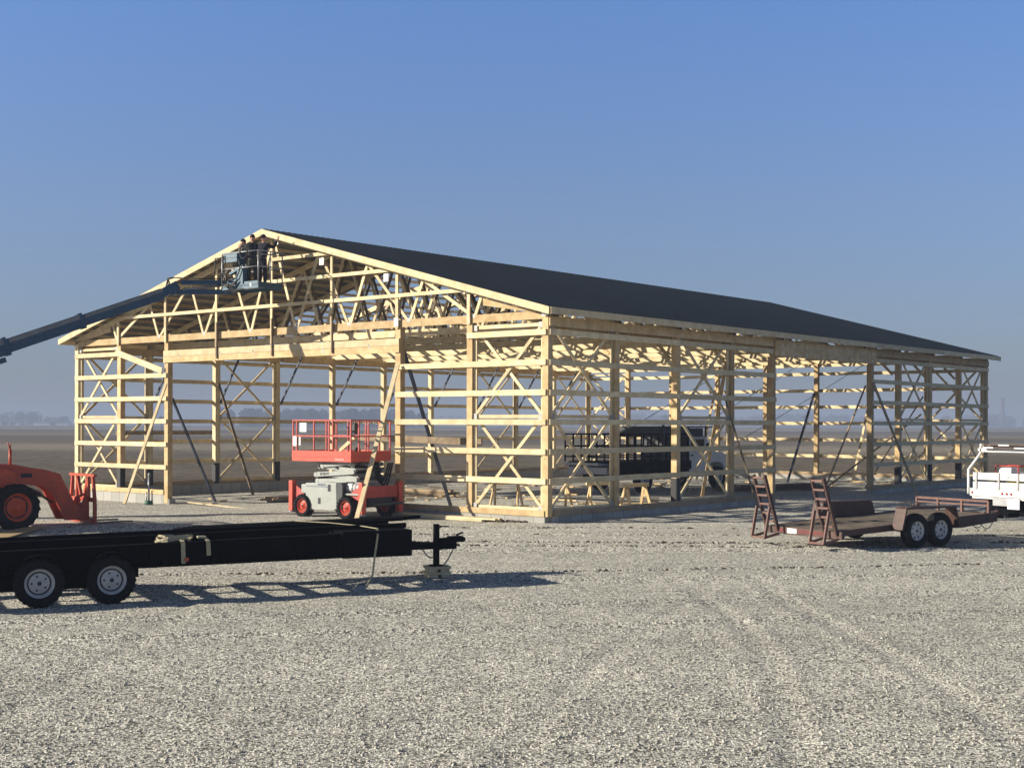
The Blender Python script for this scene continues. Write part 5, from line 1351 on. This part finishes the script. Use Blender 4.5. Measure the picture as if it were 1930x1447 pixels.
# ------------------------------------------------------------------ distance: woods, lone tree, pylons, farm
def bark_mat():
    return paint('winter_twigs', (.075, .062, .055), .95, 0, .3, .2)
MT['bark'] = bark_mat()
MT['evergreen'] = paint('far_wood', (.022, .024, .024), .95, 0, .35, .1)
def wood_mass(name, x0, x1, y, h, label, n, seed, depth=60, prof=None, mat='evergreen'):
    g = np.random.default_rng(seed)
    # bare winter crowns: many small leaning slivers in overlapping crown domes, on trunks
    nc = max(4, int((x1 - x0) / (h * .30)))
    cx = np.linspace(x0, x1, nc) + g.normal(0, h * .25, nc); cy = y + g.random(nc) * depth
    ch = h * (.90 + .10 * g.random(nc))
    if prof is not None: ch = ch * np.array([prof((c - x0) / (x1 - x0)) for c in cx])
    V = []; F = []
    per = n // nc
    for i in range(nc):
        r = ch[i] * .42
        th = g.random(per) * 6.283; ph = np.arccos(1 - 1.5 * g.random(per)); rad = r * g.random(per) ** .35
        px = cx[i] + rad * np.sin(ph) * np.cos(th); py = cy[i] + rad * np.sin(ph) * np.sin(th); pz = ch[i] * .58 + rad * np.cos(ph) * 1.05
        low = g.random(per) < .5; pz = np.where(low, g.random(per) * ch[i] * .6, pz)
        s = h * .05 * (.6 + g.random(per))
        a = g.random(per) * 3.14
        for k in range(per):
            o = len(V); w = s[k]; hh = s[k] * 1.3
            V.append((px[k] - w * math.cos(a[k]), py[k] - w * math.sin(a[k]), pz[k] - hh * .4)); V.append((px[k] + w * math.cos(a[k]), py[k] + w * math.sin(a[k]), pz[k] - hh * .2)); V.append((px[k], py[k], pz[k] + hh))
            F.append((o, o + 1, o + 2))
        o = len(V); w = h * .02
        V += [(cx[i] - w, cy[i], -.25), (cx[i] + w, cy[i], -.25), (cx[i] + w * .4, cy[i], ch[i] * .7), (cx[i] - w * .4, cy[i], ch[i] * .7)]; F.append((o, o + 1, o + 2, o + 3))
    o0 = Vector(((x0 + x1) / 2, y, 0))
    m = MB(); m.add([tuple(Vector(v) - o0) for v in V], F); ob = m.build(name, mat); ob.location = o0
    return tag(ob, label, 'woods', kind='stuff')
def px_x(px, Y): return (px - 965) / 2538 * Y
Yw = 900
wood_mass('far_wood', px_x(395, Yw), px_x(800, Yw), Yw, 12.6, 'hazy wood on the horizon seen through the gable door', 30000, 1, 120, lambda t: 1 if t < .9 else .8)
wood_mass('far_wood', px_x(1040, 1700), px_x(1990, 1700), 1700, 17, 'long low hazy treeline on the horizon at the right', 34000, 2, 160, lambda t: .65 + .35 * math.sin(t * 9) ** 2)
wood_mass('far_wood', px_x(800, 1900), px_x(1040, 1900), 1900, 14, 'faint low treeline on the horizon behind the near corner of the barn', 5000, 5, 160)
wood_mass('far_wood', px_x(-60, 1300), px_x(62, 1300), 1300, 13, 'rounded hazy tree clump on the horizon at the far left', 3000, 3, 60)
wood_mass('far_wood', px_x(66, 1350), px_x(92, 1350), 1350, 8.5, 'middle small tree clump on the left horizon', 900, 4, 30)
wood_mass('far_wood', px_x(98, 1350), px_x(122, 1350), 1350, 9, 'small tree clump on the left horizon nearest the barn', 900, 6, 30)
wood_mass('far_wood', px_x(150, 2100), px_x(400, 2100), 2100, 9, 'very faint treeline on the horizon behind the left end of the barn', 3000, 8, 60)
# farm buildings, small and pale, left horizon
for i, (px, w, h, lab) in enumerate(((6, 9, 4, 'tiny pale farm shed at the left end of the horizon row'), (16, 12, 4.5, 'tiny white farm shed second in the horizon row'), (27, 8, 3.5, 'tiny pale farm shed third in the horizon row'), (84, 20, 3.2, 'long low pale shed on the left horizon below the trees'), (112, 16, 3, 'long low pale shed on the horizon nearest the barn'))):
    t = thing('farm_shed', lab, 'shed', (px_x(px, 1180), 1180, -.25), 0, 'tiny farm sheds on the left horizon')
    box('wall', 'sign', t, (-w / 2, 0, 0), (w / 2, 8, h * .65)); MB().prism([(-w / 2 - .3, h * .65 + .01), (w / 2 + .3, h * .65 + .01), (w / 2 - .5, h), (-w / 2 + .5, h)], -.3, 8.3).build('roof', 'steel', t)
def bare_tree(name, x, y, h, seed, label):
    g = random.Random(seed); m = MB(); mt = MB()
    def grow(p, d, l, r, k, M_):
        q = p + d * l; M_.cyl(p, q, r, r * .65, 5, False)
        if k == 0: return
        for i in range(3 if k > 1 else 4):
            nd = (d + Vector((g.uniform(-1, 1), g.uniform(-1, 1), g.uniform(-.25, .7))) * .75).normalized(); grow(q - d * l * g.uniform(0, .25), nd, l * g.uniform(.6, .82), r * .62, k - 1, m)
    t = thing(name, label, 'tree', (x, y, -.25)); grow(Vector((0, 0, 0)), Vector((0, 0, 1)), h * .28, h * .03, 5, mt)
    if not mt.v: mt = m
    mt.build('trunk', 'bark', t); m.build('crown', 'bark', t)
    return t
bare_tree('bare_tree', px_x(305, 420), 420, 6.6, 4, 'bare winter tree standing in the field seen through the left bay of the gable')
bare_tree('bare_tree', px_x(1519, 900), 900, 13, 9, 'tall bare tree above the treeline left of the side door far post')
bare_tree('bare_tree', px_x(1255, 900), 900, 12, 5, 'bare tree above the treeline behind the dark truck')
def pylon(x, y, h, label, rz=15):
    t = thing('pylon', label, 'pylon', (x, y, -.25), rz); m = MB(); th_ = .42
    b = h * .11; w = h * .035; zc = h * .62
    def leg(z): return b + (w - b) * min(z / zc, 1)
    lv = [0, .14, .27, .38, .47, .55, .62, .7, .78, .86, .93]
    for sx in (-1, 1):
        for sy in (-1, 1):
            for z0, z1 in zip(lv[:-1], lv[1:]):
                a, c = leg(z0 * h), leg(z1 * h); m.beam((sx * a, sy * a, z0 * h), (sx * c, sy * c, z1 * h), th_, th_)
    for z0, z1 in zip(lv[:-1], lv[1:]):
        a, c = leg(z0 * h), leg(z1 * h)
        for s_ in (-1, 1):
            m.beam((-a, s_ * a, z0 * h), (c, s_ * c, z1 * h), th_ * .6, th_ * .6); m.beam((a, s_ * a, z0 * h), (-c, s_ * c, z1 * h), th_ * .6, th_ * .6)
            m.beam((s_ * a, -a, z0 * h), (s_ * c, c, z1 * h), th_ * .6, th_ * .6)
    m.beam((-w, 0, .93 * h), (0, 0, h), th_, th_); m.beam((w, 0, .93 * h), (0, 0, h), th_, th_)
    m.build('tower', 'steel', t); m = MB()
    for z, l in ((.70, .13), (.82, .16), (.92, .11)):
        for s_ in (-1, 1): m.beam((0, 0, z * h + h * .012), (s_ * l * h, 0, z * h), th_, th_); m.beam((0, 0, z * h - h * .015), (s_ * l * h, 0, z * h), th_ * .8, th_ * .8)
    m.build('cross_arm', 'steel', t)
pylon(px_x(1889, 1250), 1250, 29, 'tall hazy lattice power pylon at the right edge of the field')
pylon(px_x(39, 2300), 2300, 27, 'faint distant pylon above the trees at the far left')

# ------------------------------------------------------------------ air
def haze(dens, col):
    m = D.materials.new('hazy_air'); m.use_nodes = True; nt = m.node_tree; nt.nodes.clear()
    o = nt.nodes.new('ShaderNodeOutputMaterial'); v = nt.nodes.new('ShaderNodeVolumePrincipled')
    v.inputs['Color'].default_value = (*col, 1); v.inputs['Density'].default_value = dens; v.inputs['Anisotropy'].default_value = .0
    nt.links.new(v.outputs[0], o.inputs['Volume'])
    b = MB().box((-3600, -280, -1.25), (3600, 5200, 34)).build('haze', m); tag(b, kind='stuff'); b['label'] = 'thin blue grey winter haze over the fields'; b['category'] = 'haze'
    return b
haze(.00105, (.43, .515, .70))

# ------------------------------------------------------------------ light, sky, camera
sun_az = Vector((-.985, -.13)).normalized(); EL = 20
sd = Vector((sun_az.x * math.cos(R(EL)), sun_az.y * math.cos(R(EL)), math.sin(R(EL))))
sun = D.lights.new('sun', 'SUN'); sun.energy = 5; sun.angle = R(.5); sun.color = (1, .91, .75)
so = D.objects.new('sun', sun); COL.objects.link(so); so.rotation_euler = (-sd).to_track_quat('-Z', 'Y').to_euler(); so.location = (-30, -5, 20)
w = D.worlds.new('World'); SC.world = w; w.use_nodes = True
N = w.node_tree.nodes; L = w.node_tree.links
bg = N['Background']; sky = N.new('ShaderNodeTexSky'); sky.sky_type = 'NISHITA'; sky.sun_disc = False
sky.sun_elevation = R(EL); sky.sun_rotation = math.atan2(sun_az.x, sun_az.y) % (2 * math.pi)
sky.altitude = 200; sky.air_density = 1.0; sky.dust_density = 1.0; sky.ozone_density = 1.6
tcw = N.new('ShaderNodeTexCoord'); sx = N.new('ShaderNodeSeparateXYZ'); L.new(tcw.outputs['Generated'], sx.inputs[0])
rampw = N.new('ShaderNodeValToRGB'); el_ = rampw.color_ramp.elements
el_[0].position = 0; el_[0].color = (.20, .24, .365, 1); el_[1].position = .30; el_[1].color = (.35, .47, .70, 1)
kk = el_.new(.156); kk.color = (.325, .365, .505, 1)
kk = el_.new(.42); kk.color = (.19, .24, .34, 1)
kk = el_.new(.65); kk.color = (.11, .12, .14, 1)
L.new(sx.outputs[2], rampw.inputs[0])
mw = N.new('ShaderNodeMix'); mw.data_type = 'RGBA'; mw.blend_type = 'MULTIPLY'; mw.inputs[0].default_value = 1
L.new(sky.outputs[0], mw.inputs[6]); L.new(rampw.outputs[0], mw.inputs[7])
L.new(mw.outputs[2], bg.inputs[0]); bg.inputs[1].default_value = .15
SC.view_settings.view_transform = 'Standard'; SC.view_settings.look = 'None'; SC.view_settings.exposure = .75; SC.view_settings.gamma = 1
cam = D.cameras.new('camera'); co = D.objects.new('camera', cam); COL.objects.link(co); SC.camera = co
cam.sensor_width = 36; cam.lens = 36 * 2537.8 / 1930; cam.shift_y = (797.8 - 723.5) / 1930
cam.clip_end = 20000; cam.clip_start = .1
co.location = (0, 0, 2.5); co.rotation_euler = (R(90), R(-.16), 0)
SC.cycles.use_denoising = True
SC.cycles.max_bounces = 6; SC.cycles.diffuse_bounces = 2; SC.cycles.volume_bounces = 0; SC.cycles.transparent_max_bounces = 4
SC.cycles.use_adaptive_sampling = True
